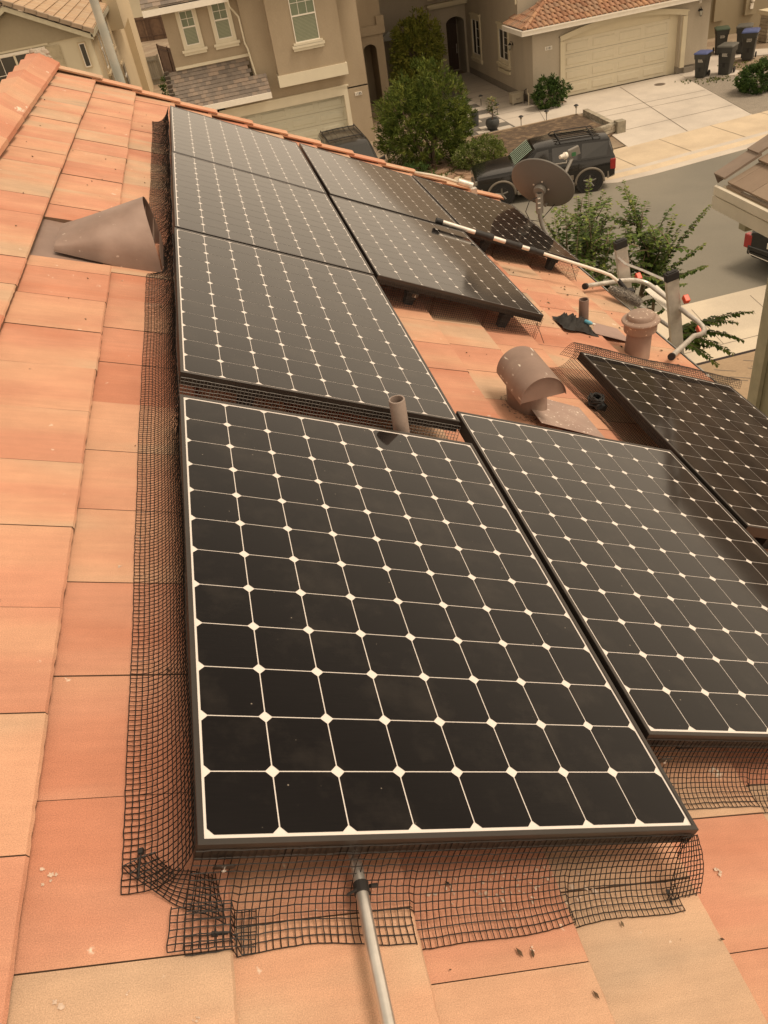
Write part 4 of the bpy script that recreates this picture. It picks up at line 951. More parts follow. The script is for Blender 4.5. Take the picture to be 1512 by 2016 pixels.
def window(root, F_, a0, a1, z0, z1, trim=.12, sill=True, nx=2, ny=2, rail=True, blinds=True, side=1, tm=None, cap=False, dark=False):
    tm = tm or M_TRIM
    mb = MB()
    if trim:
        fbox(mb, F_, a0 - trim, a0, z0, z1, 0, .055); fbox(mb, F_, a1, a1 + trim, z0, z1, 0, .055); fbox(mb, F_, a0 - trim, a1 + trim, z1, z1 + trim * 1.1, 0, .055); fbox(mb, F_, a0 - trim, a1 + trim, z0 - trim, z0, 0, .055)
    else: fbox(mb, F_, a0 - .03, a1 + .03, z1, z1 + .03, 0, .03)
    fr = wpart(mb, 'window', tm, root)
    if sill:
        mb = MB(); fbox(mb, F_, a0 - trim - .10, a1 + trim + .10, z0 - trim - .09, z0 - trim, 0, .13); fbox(mb, F_, a0 - trim - .05, a1 + trim + .05, z0 - trim - .19, z0 - trim - .09, 0, .08)
        mb.build('sill', tm, fr)
    if cap:
        mb = MB(); fbox(mb, F_, a0 - trim - .05, a1 + trim + .05, z1 + trim * 1.1, z1 + trim * 1.1 + .10, 0, .10); mb.build('cornice', tm, fr)
    mb = MB(); fbox(mb, F_, a0, a1, z0, z1, -.03, .012); mb.build('pane', M_GLASSD if dark else M_GLASSG, fr)
    mb = MB(); w_ = .035; d1 = .034
    fbox(mb, F_, a0, a0 + w_, z0, z1, .012, d1); fbox(mb, F_, a1 - w_, a1, z0, z1, .012, d1); fbox(mb, F_, a0 + w_, a1 - w_, z1 - w_, z1, .012, d1); fbox(mb, F_, a0 + w_, a1 - w_, z0, z0 + w_, .012, d1)
    zm = (z0 + z1) / 2 + .03
    if rail: fbox(mb, F_, a0 + w_, a1 - w_, zm - .025, zm + .025, .012, d1)
    mb.build('sash', M_WHITE, fr)
    mb = MB(); t = .009
    for i in range(1, nx): a = a0 + (a1 - a0) * i / nx; fbox(mb, F_, a - t, a + t, zm if rail else z0, z1, .012, .019)
    for j in range(1, ny): z = (zm if rail else z0) + (z1 - (zm if rail else z0)) * j / ny; fbox(mb, F_, a0, a1, z - t, z + t, .012, .0185)
    if mb.v: mb.build('muntins', M_WHITE, fr)
    if blinds and rail:
        mb = MB(); z = z0 + .05
        while z < zm - .04:
            fbox(mb, F_, a0 + w_, a1 - w_, z, z + .022, .012, .0155); z += .045
        mb.build('blind', M_BLIND, fr)
    return fr
def number_plate(root, x, z, y, txt, w_=.30, h=.13):
    mb = MB(); mb.box((x - w_ / 2, y - .03, z - h / 2), (x + w_ / 2, y, z + h / 2)); pl = wpart(mb, 'number_plate', M_WHITE, root)
    cu = bpy.data.curves.new('digits', 'FONT'); cu.body = txt; cu.size = .135; cu.align_x = 'CENTER'; cu.align_y = 'CENTER'; cu.extrude = .003
    ob = bpy.data.objects.new('digits', cu); COL.objects.link(ob)
    dg = bpy.context.evaluated_depsgraph_get(); me = bpy.data.meshes.new_from_object(ob.evaluated_get(dg)); bpy.data.objects.remove(ob)
    o = bpy.data.objects.new('digits', me); COL.objects.link(o); me.materials.clear(); me.materials.append(M_BLACKR)
    o.parent = pl; o.location = (x, y - .034, z - .005); o.rotation_euler = (R(90), 0, 0)
def garage_door(root, x0, x1, z0, z1, y, m_, cols, rows=4):
    mb = MB(); mb.box((x0, y, z0), (x1, y + .06, z1)); d = wpart(mb, 'garage_door', m_, root)
    mb = MB(); H = (z1 - z0) / rows; W = (x1 - x0) / cols
    for r_ in range(rows):
        if r_: mb.box((x0, y - .0, z0 + r_ * H - .006), (x1, y + .001, z0 + r_ * H + .006))
        for c in range(cols):
            a, b = x0 + c * W + .10, x0 + (c + 1) * W - .10; e, f = z0 + r_ * H + .11, z0 + (r_ + 1) * H - .11
            k = .045
            vs = [(a, y - .001, e), (b, y - .001, e), (b, y - .001, f), (a, y - .001, f), (a + k, y - .026, e + k), (b - k, y - .026, e + k), (b - k, y - .026, f - k), (a + k, y - .026, f - k)]
            mb.add(vs, [(4, 5, 6, 7), (0, 1, 5, 4), (1, 2, 6, 5), (2, 3, 7, 6), (3, 0, 4, 7)])
    mb.build('panels', m_, d); 
    mb = MB()
    for r_ in range(1, rows): mb.box((x0, y - .004, z0 + r_ * H - .008), (x1, y - .001, z0 + r_ * H + .008))
    mb.build('seams', mat('seam', (.30, .27, .20), .8), d); return d
def flat_tiles(mb, O, eu, ed, en, W, Ln, crs=.33, tw=.30, th=.022, clip=None, seed=1, lift=.03):
    """O top-left corner, eu across (unit), ed down slope (unit), en normal"""
    rg = random.Random(seed); O, eu, ed, en = Vector(O), Vector(eu).normalized(), Vector(ed).normalized(), Vector(en).normalized()
    k = 0; s_ = 0.0
    while s_ < Ln:
        e = min(s_ + crs, Ln); a = -(tw / 2 if k % 2 else 0)
        while a < W:
            x0, x1 = max(a, 0), min(a + tw, W)
            if x1 - x0 > .02 and (clip is None or clip((x0 + x1) / 2, (s_ + e) / 2)):
                j = rg.uniform(-.003, .003)
                def q(x, d, n): return O + eu * x + ed * d + en * n
                f = (e - s_) / crs
                vs = [q(x0 + .002, s_, j), q(x1 - .002, s_, j), q(x1 - .002, e, lift * f + j), q(x0 + .002, e, lift * f + j), q(x1 - .002, e, lift * f + j - th), q(x0 + .002, e, lift * f + j - th), q(x1 - .002, s_, -th), q(x0 + .002, s_, -th)]
                mb.add(vs, [(0, 1, 2, 3), (3, 2, 4, 5), (1, 6, 4, 2), (0, 3, 5, 7), (7, 5, 4, 6)], rg.random())
            a += tw
        s_ += crs; k += 1
def lantern(root, c, F_dir, face=None):
    c = Vector(c)
    L = empty('wall_lantern', face, 'lantern', c, (0, 0, math.atan2(F_dir[1], F_dir[0]) - R(-90) if False else 0), 'black wall lanterns')
    dv = Vector((*F_dir, 0)).normalized()
    mb = MB(); q = Vector((0, 0, 1)); mb.lathe([(0, 0), (.055, .0), (.055, .02), (0, .02)], (0, 0, .02), 14, axis=dv); mb.tube([dv * .01 + q * .02, dv * .04 + q * .10, dv * .10 + q * .16, dv * .15 + q * .13, dv * .15 + q * .08], .009, 6); mb.build('bracket', M_BLACKR, L)
    mb = MB(); o_ = dv * .15; mb.lathe([(.0, .10), (.03, .085), (.085, .03), (.088, .02), (0, .02)], o_, 6); mb.lathe([(0, -.20), (.035, -.195), (.05, -.17), (.05, -.165), (0, -.165)], o_, 6)
    for j in range(6):
        a = j * math.pi / 3; mb.tube([o_ + Vector((.075 * math.cos(a), .075 * math.sin(a), .02)), o_ + Vector((.048 * math.cos(a), .048 * math.sin(a), -.17))], .006, 4)
    mb.build('cage', M_BLACKR, L); mb = MB(); mb.lathe([(.066, .018), (.042, -.165)], o_, 6); mb.build('glass', mat('frosted_glass', (.62, .60, .50), .3), L)
    return L

# ------------------------------------------------------------------ house 1185
M_WA = mat('taupe_stucco', (.385, .312, .22), .92, col2=(.34, .27, .185), c2scale=1.1, c2thr=(.48, .75), stretch=(1, 1, .35), var=.05, scale=1.6, fine=.05, fscale=40, bump=.35, bscale=60)  # albedo lifted to brighten street fronts that get little light
M_WAT = mat('beige_trim', (.68, .62, .48), .7, var=.04, scale=2)
M_RA = mat('brown_flat_tile', (.2, .17, .14), .85, var=.10, scale=3, rnd=[(.15, .125, .105), (.20, .165, .135), (.28, .215, .165)], bump=.2)
h1 = empty('house', 'taupe two storey house numbered 1185 with flat brown tile skirt roof', 'house', (3.5, 36, G))
mb = MB(); mb.box((-.66, 35.9, G), (6.90, 48, -4.6)) ; mb.box((-.66, 35.85, -4.6), (2.3, 46, -1.4)); mb.box((2.3, 35.6, G + 2.25), (6.90, 46.0, -1.3)); mb.box((5.99, 35.6, G), (6.90, 36, -5.5)); mb.box((-.66, 35.6, G), (.86, 36, -5.0)); mb.box((-.66, 35.6, -5.55), (2.3, 36, -4.9))
wpart(mb, 'wall', M_WA, h1)
mb = MB(); mb.box((3.27, 35.12, -4.55), (6.04, 35.7, -1.35)); bay = wpart(mb, 'bay', M_WA, h1)
mb = MB(); mb.box((3.22, 35.06, -4.92), (6.09, 35.62, -4.5)); mb.build('bay_base_band', M_WAT, bay)
Fy = facade('y', 35.12)
window(h1, Fy, 4.19, 5.17, -3.5, -1.75, trim=.0, nx=3, ny=2, tm=M_WAT)
mb = MB(); fbox(mb, Fy, 4.02, 5.33, -3.68, -3.58, 0, .13); fbox(mb, Fy, 4.06, 5.29, -3.78, -3.68, 0, .08); wpart(mb, 'sill', M_WAT, h1)
Fw = facade('y', 35.85)
window(h1, Fw, .00, .54, -2.95, -1.78, trim=.13, nx=2, ny=2, tm=M_WAT)
window(h1, Fw, 1.27, 1.85, -2.95, -1.72, trim=.13, nx=2, ny=2, tm=M_WAT)
garage_door(h1, .90, 5.84, G + .09, -5.74, 35.80, mat('garage_olive_cream', (.54, .52, .41), .6, var=.03), 4)
mb = MB(); mb.box((.66, 35.55, -5.74), (6.02, 35.62, -5.43)); mb.box((5.84, 35.55, G + .05), (6.02, 35.62, -5.74)); mb.box((.70, 35.55, G + .05), (.88, 35.62, -5.74)); mb.box((.6, 35.52, -5.43), (6.08, 35.66, -5.37)); mb.box((5.84, 35.62, G + .09), (5.92, 35.8, -5.74)); wpart(mb, 'garage_trim', M_WAT, h1)
number_plate(h1, 6.46, -5.80, 35.6, '1185')
# skirt roof
mb = MB(); yE, zE, yT, zT = 34.75, -4.95, 35.86, -3.72
sl = Vector((0, yE - yT, zE - zT)); Ls = sl.length; sl.normalize(); nn_ = Vector((1, 0, 0)).cross(sl); nn_ = nn_ if nn_.z > 0 else -nn_
flat_tiles(mb, (-1.05, yT, zT), (1, 0, 0), sl, nn_, 3.85, Ls, crs=.165, tw=.20, seed=3, lift=.02, th=.018, clip=lambda x, d: x > .05 + 0 * d and (x < 3.30 or d > .85))
wpart(mb, 'skirt_roof', M_RA, h1)
mb = MB()
for q in range(9):
    t = q / 9; c = Vector((-1.06, yT, zT)) + sl * (Ls * t + .05); mb.box((-.10, -.10, -.012), (.09, .09, .016), M=Matrix.Translation(c + nn_ * .04) @ Matrix.Rotation(math.atan2(sl.z, -sl.y) , 4, 'X'))
wpart(mb, 'skirt_edge_tiles', M_RA, h1)
mb = MB(); mb.box((-1.22, 34.66, -5.14), (2.80, 34.76, -4.93)); mb.box((-1.18, 34.76, -5.06), (2.78, 35.6, -5.02)); wpart(mb, 'skirt_gutter', M_WHITE, h1)
mb = MB(); mb.box((-.66, 35.78, -3.70), (2.3, 35.86, -3.60)); wpart(mb, 'skirt_flashing', M_WAT, h1)
mb = MB(); mb.prism([(-1.2, -5.05), (-1.2, -4.9), (-.66, -4.9), (-.66, -5.05)], 34.8, 36.6, lambda p, q, t: (p, t, q)); wpart(mb, 'skirt_soffit', M_WAT, h1)
# upper eaves
mb = MB(); mb.box((-1.3, 35.15, -1.72), (1.95, 35.27, -1.52)); mb.box((1.85, 35.0, -1.62), (1.97, 35.3, -1.42)); eg = wpart(mb, 'eave_gutter', M_WHITE, h1)
mb = MB(); mb.box((-1.25, 35.27, -1.62), (2.3, 35.9, -1.56)); wpart(mb, 'eave_soffit', M_WAT, h1)
mb = MB(); flat_tiles(mb, (-1.3, 40.8, .75), (1, 0, 0), (0, -5.55, -2.22), (0, -.37, .93), 3.4, 5.98, seed=4); flat_tiles(mb, (2.1, 40.8, .95), (1, 0, 0), (0, -6.15, -2.15), (0, -.33, .94), 5.2, 6.5, seed=5); flat_tiles(mb, (-1.3, 40.8, .95), (1, 0, 0), (0, 6.0, -2.3), (0, .36, .93), 8.6, 6.4, seed=6); wpart(mb, 'roof', M_RA, h1)
mb = MB(); mb.tube([(1.93, 35.18, -1.6), (1.95, 35.22, -1.9), (2.12, 35.5, -2.15), (2.22, 35.52, -2.3), (2.24, 35.53, -3.2), (2.30, 35.52, -3.4), (2.42, 35.50, -4.68)], .035, 8); wpart(mb, 'downspout', M_WAT, h1)
# recessed entry wing on the right
mb = MB(); mb.box((6.9, 41.6, G), (8.02, 48, -.8)); mb.box((8.66, 41.6, G), (9.05, 48, -.8)); mb.box((8.02, 41.6, -5.0), (8.66, 48, -.8)); mb.box((8.02, 43.2, G), (8.66, 43.3, -5)); wpart(mb, 'entry_wall', M_WA, h1)
mb = MB(); n = 12
for i in range(n):
    a0, a1 = math.pi * i / n, math.pi * (i + 1) / n; cx0 = 8.34
    mb.add([(cx0 - .32 * math.cos(a0), 41.59, -5.25 + .25 * math.sin(a0)), (cx0 - .32 * math.cos(a1), 41.59, -5.25 + .25 * math.sin(a1)), (cx0 - .32 * math.cos(a1), 41.59, -4.98), (cx0 - .32 * math.cos(a0), 41.59, -4.98)], [(0, 1, 2, 3)])
wpart(mb, 'arch_head', M_WA, h1)
mb = MB(); mb.box((6.9, 41.45, -4.62), (9.15, 41.62, -4.25)); mb.box((8.78, 41.42, -4.25), (9.15, 41.6, -3.9)); mb.box((6.95, 41.5, -3.55), (7.25, 41.62, -3.35)); wpart(mb, 'entry_band', M_WA, h1)

# ------------------------------------------------------------------ house 1181
M_WB = mat('pale_stucco', (.47, .41, .32), .92, col2=(.41, .355, .275), c2scale=1.0, c2thr=(.48, .75), stretch=(1, 1, .3), var=.05, scale=1.6, fine=.05, fscale=40, bump=.35, bscale=60)
M_WBT = mat('cream_trim_b', (.66, .59, .43), .7, var=.04, scale=2)
M_BASEB = mat('base_course', (.25, .22, .18), .95, var=.1)
h2 = empty('house', 'pale stucco house numbered 1181 with arched cream garage and barrel tile roof', 'house', (17, 37, G))
mb = MB()
mb.box((14.2, 35.6, GY + .3), (15.62, 46, -4.80)); mb.box((21.02, 35.6, GY + .3), (22.38, 46, -4.80))
n = 24
for i in range(n):      # arched head over the door recess
    t0, t1 = i / n, (i + 1) / n; xa, xb = 15.62 + 5.4 * t0, 15.62 + 5.4 * t1
    def ah(t): return -5.40 + .34 * (1 - (2 * t - 1) ** 2)
    vs = [(xa, 35.6, ah(t0)), (xb, 35.6, ah(t1)), (xb, 35.6, -4.80), (xa, 35.6, -4.80), (xa, 35.9, ah(t0)), (xb, 35.9, ah(t1)), (xb, 35.9, -4.8), (xa, 35.9, -4.8)]
    mb.add(vs, [(0, 1, 2, 3), (0, 4, 5, 1), (3, 2, 6, 7)])
mb.box((15.62, 35.92, -5.50), (21.02, 46, -4.80)); mb.box((14.21, 35.61, -4.8), (22.37, 37.3, -4.72)); mb.box((14.2, 37.3, -4.8), (22.38, 46.2, -1.3)); mb.box((14.2, 45.0, GY + .0), (14.21, 45.01, -4))
wpart(mb, 'wall', M_WB, h2)
mb = MB(); mb.box((14.23, 35.63, GY - .05), (15.62, 45.9, GY + .3)); mb.box((21.02, 35.63, GY - .05), (22.35, 45.9, GY + .3)); mb.box((21.3, 35.5, GY - .05), (21.75, 35.63, GY + .22)); build_each(mb, 'base_course', M_BASEB, h2, h2)
garage_door(h2, 15.72, 20.62, GY + .02, -5.50, 35.86, mat('garage_cream', (.66, .60, .46), .6, var=.03), 4)
mb = MB(); mb.box((20.62, 35.86, GY), (21.02, 35.92, -5.35)); mb.box((15.62, 35.86, GY), (15.72, 35.92, -5.35)); mb.box((15.62, 35.88, -5.50), (21.02, 35.925, -5.05)); wpart(mb, 'door_jamb', M_WBT, h2)
mb = MB()
def arch_trim(mb, xa, xb, zi, bulge, wdt, y0, y1, n=26):
    for i in range(n):
        t0, t1 = i / n, (i + 1) / n; X0, X1 = xa + (xb - xa) * t0, xa + (xb - xa) * t1; f = lambda t: zi + bulge * (1 - (2 * t - 1) ** 2)
        vs = [(X0, y0, f(t0)), (X1, y0, f(t1)), (X1, y0, f(t1) + wdt), (X0, y0, f(t0) + wdt), (X0, y1, f(t0)), (X1, y1, f(t1)), (X1, y1, f(t1) + wdt), (X0, y1, f(t0) + wdt)]
        mb.add(vs, [(0, 1, 2, 3), (0, 4, 5, 1), (3, 2, 6, 7)])
arch_trim(mb, 15.44, 21.30, -5.46, .36, .17, 35.53, 35.63)
mb.box((15.44, 35.53, GY + .25), (15.64, 35.63, -5.46)); mb.box((21.10, 35.53, GY + .25), (21.30, 35.63, -5.46)); arch_trim(mb, 15.40, 21.34, -5.30, .36, .05, 35.50, 35.64)
wpart(mb, 'garage_trim', M_WBT, h2)
number_plate(h2, 14.92, -5.60, 35.6, '1181', .32, .14)
Fx = facade('x', 14.2)
window(h2, Fx, 38.62, 39.80, -6.36, -5.13, trim=.16, nx=1, ny=1, rail=False, blinds=False, tm=M_WBT, cap=True, dark=True)
window(h2, Fx, 42.75, 43.90, -6.66, -5.11, trim=.16, nx=1, ny=1, rail=False, blinds=False, tm=M_WBT, cap=True, dark=True)
mb = MB()
for a, b, z0_, z1_ in ((38.62, 39.80, -6.36, -5.13), (42.75, 43.90, -6.66, -5.11)):
    fbox(mb, Fx, (a + b) / 2 - .035, (a + b) / 2 + .035, z0_ + .03, z1_ - .03, .012, .036)
    for j in (1, 2, 3): fbox(mb, Fx, a + .03, (a + b) / 2, z0_ + (z1_ - z0_) * j / 4 - .008, z0_ + (z1_ - z0_) * j / 4 + .008, .012, .018)
wpart(mb, 'window_mullions', M_WHITE, h2)
mb = MB(); fbox(mb, Fx, 38.45, 39.95, -6.92, -6.78, 0, .10); wpart(mb, 'lower_ledge', M_WBT, h2)
# entry
mb = MB(); ye = 45.0
mb.box((9.6, ye, G), (13.12, ye + 1.3, -1.3)); mb.box((14.10, ye + .02, G), (14.6, ye + 1.3, -4.0)); mb.box((13.12, ye, -4.95), (14.2, ye + 1.3, -1.3)); mb.box((13.12, ye + 1.32, G), (14.2, ye + 1.5, -4))
n = 12
for i in range(n):
    a0, a1 = math.pi * i / n, math.pi * (i + 1) / n; cx0 = 13.61; f = lambda a: (cx0 - .49 * math.cos(a), -5.34 + .30 * math.sin(a))
    (xa, za), (xb, zb) = f(a0), f(a1)
    vs = [(xa, ye, za), (xb, ye, zb), (xb, ye, -4.95), (xa, ye, -4.95), (xa, ye + 1.3, za), (xb, ye + 1.3, zb)]
    mb.add(vs, [(0, 1, 2, 3), (0, 4, 5, 1)])
wpart(mb, 'entry_wall', M_WB, h2)
M_DOOR = mat('dark_wood_door', (.055, .030, .018), .45, var=.2, scale=3, stretch=(6, 6, 1))
mb = MB(); mb.box((13.15, ye + 1.20, GY + .05), (14.02, ye + 1.26, -5.0)); dr = wpart(mb, 'front_door', M_DOOR, h2)
mb = MB()
for a, b, c, d in ((13.25, 13.55, -7.5, -6.6), (13.62, 13.92, -7.5, -6.6), (13.25, 13.55, -6.45, -5.5), (13.62, 13.92, -6.45, -5.5)): mb.box((a, ye + 1.18, c), (b, ye + 1.2, d))
mb.build('door_panels', M_DOOR, dr); mb = MB(); mb.tube([(13.93, ye + 1.14, -6.9), (13.93, ye + 1.14, -6.45)], .02, 8); mb.build('handle', M_ALU, dr)
mb = MB(); mb.box((12.1, 44.55, -4.42), (14.2, 45.0, -4.28)); mb.box((12.2, 44.65, -4.50), (14.2, 45.0, -4.42)); mb.box((12.15, 44.6, -4.1), (14.1, 44.66, -4.0)); wpart(mb, 'balcony_trim', M_WBT, h2)
mb = MB(); mb.tube([(14.13, 37.30, -4.0), (14.13, 37.30, -1.5)], .04, 8); wpart(mb, 'downspout', M_WBT, h2)
# barrel tile roof over the garage, hipped at the left
M_RB = mat('barrel_tile', (.35, .2, .12), .8, var=.18, scale=5, fine=.12, fscale=30, rnd=[(.27, .135, .075), (.37, .20, .12), (.30, .20, .135), (.42, .235, .13)], bump=.2)
mb = MB(); rg = random.Random(8)
pe = Vector((13.62, 35.02, -4.80)); rise = .43
def roofpt(x, d, n): return Vector((x, 35.02 + d * .918, -4.69 + d * .396)) + Vector((0, -.396, .918)) * n
dn, cr_ = 2.6, .36; k = 0
while k * cr_ < dn:
    d0, d1 = k * cr_, (k + 1) * cr_; x = 13.62 + (d0 + cr_ * .5) * .918 * .92
    while x < 22.95:
        rn = rg.random(); K = 6; vs = []
        for (d, lift) in ((d0, .035), (d1 + .03, .0)):
            for j in range(K + 1):
                a = math.pi * j / K; vs.append(roofpt(x + .12 - .075 * math.cos(a) * 1.1, d, lift + .055 * math.sin(a) + rg.uniform(-.001, .001)))
        fs = [(j, j + 1, K + 2 + j, K + 1 + j) for j in range(K)] + [list(range(K + 1))]
        mb.add(vs, fs, rn)
        vs = [roofpt(x + .19, d0, .03), roofpt(x + .27, d0, .03), roofpt(x + .27, d1, 0), roofpt(x + .19, d1, 0), roofpt(x + .19, d0, .005), roofpt(x + .27, d0, .005)]; mb.add(vs, [(0, 1, 2, 3), (0, 4, 5, 1)], rn)
        x += .235
    k += 1
# hip side (faces -X)
def roofpt2(y, d, n): return Vector((13.62 + d * .918, y, -4.69 + d * .396)) + Vector((-.396, 0, .918)) * n
k = 0
while k * cr_ < 2.0:
    d0, d1 = k * cr_, (k + 1) * cr_; y = 35.1 + (d0 + cr_ * .5) * .918
    while y < 37.5:
        rn = rg.random(); K = 6; vs = []
        for (d, lift) in ((d0, .035), (d1 + .03, .0)):
            for j in range(K + 1):
                a = math.pi * j / K; vs.append(roofpt2(y + .12 - .082 * math.cos(a), d, lift + .055 * math.sin(a)))
        if d1 < .75 or y < 36.9: mb.add(vs, [(j, j + 1, K + 2 + j, K + 1 + j) for j in range(K)] + [list(range(K + 1))], rn)
        y += .235
    k += 1
for q in range(8):
    t = q * .30; c = Vector((13.66 + t * .92, 35.06 + t * .92, -4.63 + t * .41)); e_ = c + Vector((.34, .34, .15)); mb.tube([c, e_], [.10, .075], 10, rnd=rg.random())
wpart(mb, 'garage_roof', M_RB, h2, smooth=True, auto=40)
mb = MB(); mb.prism([(36.7, -1.32), (47.0, -1.32), (41.8, .75)], 9.3, 22.9, lambda p, q, t: (t, p, q)); wpart(mb, 'main_roof', mat('roof_tan_plain', (.36, .29, .22), .9, var=.15, scale=4), h2)
mb = MB(); mb.box((13.6, 35.07, -4.80), (22.95, 37.3, -4.73)); mb.prism([(35.2, -4.76), (37.29, -4.76), (37.29, -3.87)], 15.6, 22.8, lambda p, q, t: (t, p, q)); wpart(mb, 'roof_deck', mat('felt', (.035, .03, .028), .95), h2)
mb = MB(); mb.box((13.50, 34.95, -4.88), (23.0, 35.06, -4.69)); mb.box((13.50, 35.062, -4.88), (13.60, 37.4, -4.69)); mb.box((13.5, 34.91, -4.72), (23.0, 34.948, -4.67)); wpart(mb, 'garage_fascia', M_WHITE, h2)
mb = MB(); mb.box((15.4, 37.15, -3.92), (17.0, 37.3, -3.72)); wpart(mb, 'belt_trim', M_WBT, h2)
mb = MB(); mb.box((21.75, 35.55, -4.98 + .05), (21.95, 35.6, -4.90)); mb.box((21.80, 35.56, -5.10), (21.92, 35.6, -5.0)); wpart(mb, 'wall_sign', M_WHITE, h2)
lantern(h2, (21.85, 35.6, -5.38), (0, -1), 'black wall lantern to the right of the cream garage door')
lantern(h2, (14.2, 38.02, -5.62), (-1, 0), 'black wall lantern on the side wall between window and corner')

# ------------------------------------------------------------------ left cream house
M_WC = mat('cream_stucco_c', (.60, .54, .40), .92, var=.04, scale=.6, bump=.3, bscale=60)
M_WC2 = mat('buff_stucco_c', (.54, .44, .29), .92, var=.04, scale=.6, bump=.3, bscale=60)
M_RC = mat('tan_flat_tile', (.46, .32, .2), .85, var=.08, scale=3, rnd=[(.42, .28, .175), (.50, .345, .21), (.47, .35, .235)], bump=.2)
h3 = empty('house', 'cream gabled house at upper left with tan tiles and shuttered window', 'house', (-6, 37, G))
mb = MB(); mb.prism([(-8.9, G), (-3.52, G), (-3.52, -1.95), (-6.1, -.68), (-8.7, -1.95), (-8.9, -1.95)], 36.0, 36.3, lambda p, q, t: (p, t, q)); wpart(mb, 'front_wall', M_WC, h3)
mb = MB(); mb.box((-8.9, 36.3, G), (-3.5, 60, -2.0)); mb.box((-3.5, 46.5, -2.9), (-2.85, 52.5, -.6)); mb.box((-3.5, 56, G), (-3.1, 62, -1)); wpart(mb, 'wall', M_WC2, h3)
mb = MB(); mb.prism([(-6.1, -.78), (-8.5, -1.95), (-3.7, -1.95)], 35.9, 35.99, lambda p, q, t: (p, t, q)); wpart(mb, 'gable_board', mat('gable_olive', (.34, .29, .20), .8, var=.04), h3)
mb = MB(); hyp = Vector((2.82, 0, -1.40)); Lh = hyp.length
flat_tiles(mb, (-6.12, 35.5, -.42), (0, 1, 0), hyp, (1.4, 0, 2.82), 24, Lh, crs=.345, tw=.31, seed=6, lift=.035)
hy2 = Vector((-2.82, 0, -1.40)); flat_tiles(mb, (-6.12, 35.5, -.42), (0, 1, 0), hy2, (-1.4, 0, 2.82), 24, Lh, crs=.345, tw=.31, seed=7, lift=.035); wpart(mb, 'roof', M_RC, h3)
mb = MB(); hy = hyp.normalized()
for q in range(8):
    c = Vector((-6.12, 35.47, -.40)) + hy * (q * .40); vs = [c, c + hy * .41]; nn_ = Vector((.445, 0, .896))
    mb.add([c + nn_ * .03, c + hy * .42 + nn_ * .055, c + hy * .42 + nn_ * .055 + Vector((0, .2, 0)), c + nn_ * .03 + Vector((0, .2, 0)), c - nn_ * .10, c + hy * .42 - nn_ * .08], [(0, 1, 2, 3), (0, 4, 5, 1)], random.random())
    c = Vector((-6.12, 35.47, -.40)) + Vector((-hy.x, 0, hy.z)) * (q * .40); h_ = Vector((-hy.x, 0, hy.z)); n2_ = Vector((-.445, 0, .896))
    mb.add([c + n2_ * .03, c + h_ * .42 + n2_ * .055, c + h_ * .42 + n2_ * .055 + Vector((0, .2, 0)), c + n2_ * .03 + Vector((0, .2, 0)), c - n2_ * .10, c + h_ * .42 - n2_ * .08], [(0, 1, 2, 3), (0, 4, 5, 1)], random.random())
wpart(mb, 'rake_tiles', mat('rake_tan', (.3, .23, .16), .85, var=.1, rnd=[(.26, .20, .14), (.36, .26, .18)]), h3)
mb = MB()
for sg in (1, -1):
    a = Vector((-6.12, 35.5, -.56)); b = a + Vector((2.78 * sg, 0, -1.38)); mb.add([a, b, b + Vector((0, 0, -.17)), a + Vector((0, 0, -.17)), a + Vector((0, .08, 0)), b + Vector((0, .08, 0)), b + Vector((0, .08, -.17)), a + Vector((0, .08, -.17))], [(0, 1, 2, 3), (3, 2, 6, 7), (0, 4, 5, 1), (1, 5, 6, 2)])
    mb.add([a + Vector((0, .08, -.05)), b + Vector((0, .08, -.05)), b + Vector((0, .5, -.05)), a + Vector((0, .5, -.05))], [(0, 1, 2, 3)])
mb.box((-3.40, 35.5, -2.02), (-3.28, 59, -1.86)); wpart(mb, 'rake_board', mat('olive_trim', (.44, .40, .29), .7), h3)
F3 = facade('y', 36.0)
window(h3, F3, -7.55, -5.33, -3.35, -2.13, trim=.07, sill=True, nx=4, ny=2, rail=False, blinds=False, dark=True, tm=M_WHITE)
mb = MB(); fbox(mb, F3, -6.50, -6.42, -3.35, -2.13, .012, .05); fbox(mb, F3, -7.8, -5.1, -2.02, -1.86, 0, .09); wpart(mb, 'window_mullion', M_WC, h3)
for a in (-5.22, -7.90):
    mb = MB(); fbox(mb, F3, a, a + .50, -3.4, -2.08, 0, .05); fbox(mb, F3, a + .06, a + .44, -3.33, -2.55, .05, .065); fbox(mb, F3, a + .06, a + .44, -2.48, -2.15, .05, .065); wpart(mb, 'shutter', mat('shutter_tan', (.44, .38, .26), .7), h3)
window(h3, F3, -4.02, -3.78, -3.0, -2.18, trim=.03, sill=False, nx=1, ny=1, rail=False, blinds=False, dark=True, tm=M_WC2)
F4 = facade('x', -3.5, 1)
window(h3, F4, 38.3, 39.3, -3.5, -2.15, trim=.12, nx=1, ny=1, blinds=False, dark=True, tm=M_WC2)
window(h3, F4, 43.2, 44.8, -3.3, -2.3, trim=.12, nx=1, ny=1, blinds=False, dark=True, tm=M_WC2)
window(h3, F4, 45.8, 47.6, -5.5, -4.4, trim=.12, nx=1, ny=1, blinds=False, dark=True, tm=M_WC2)
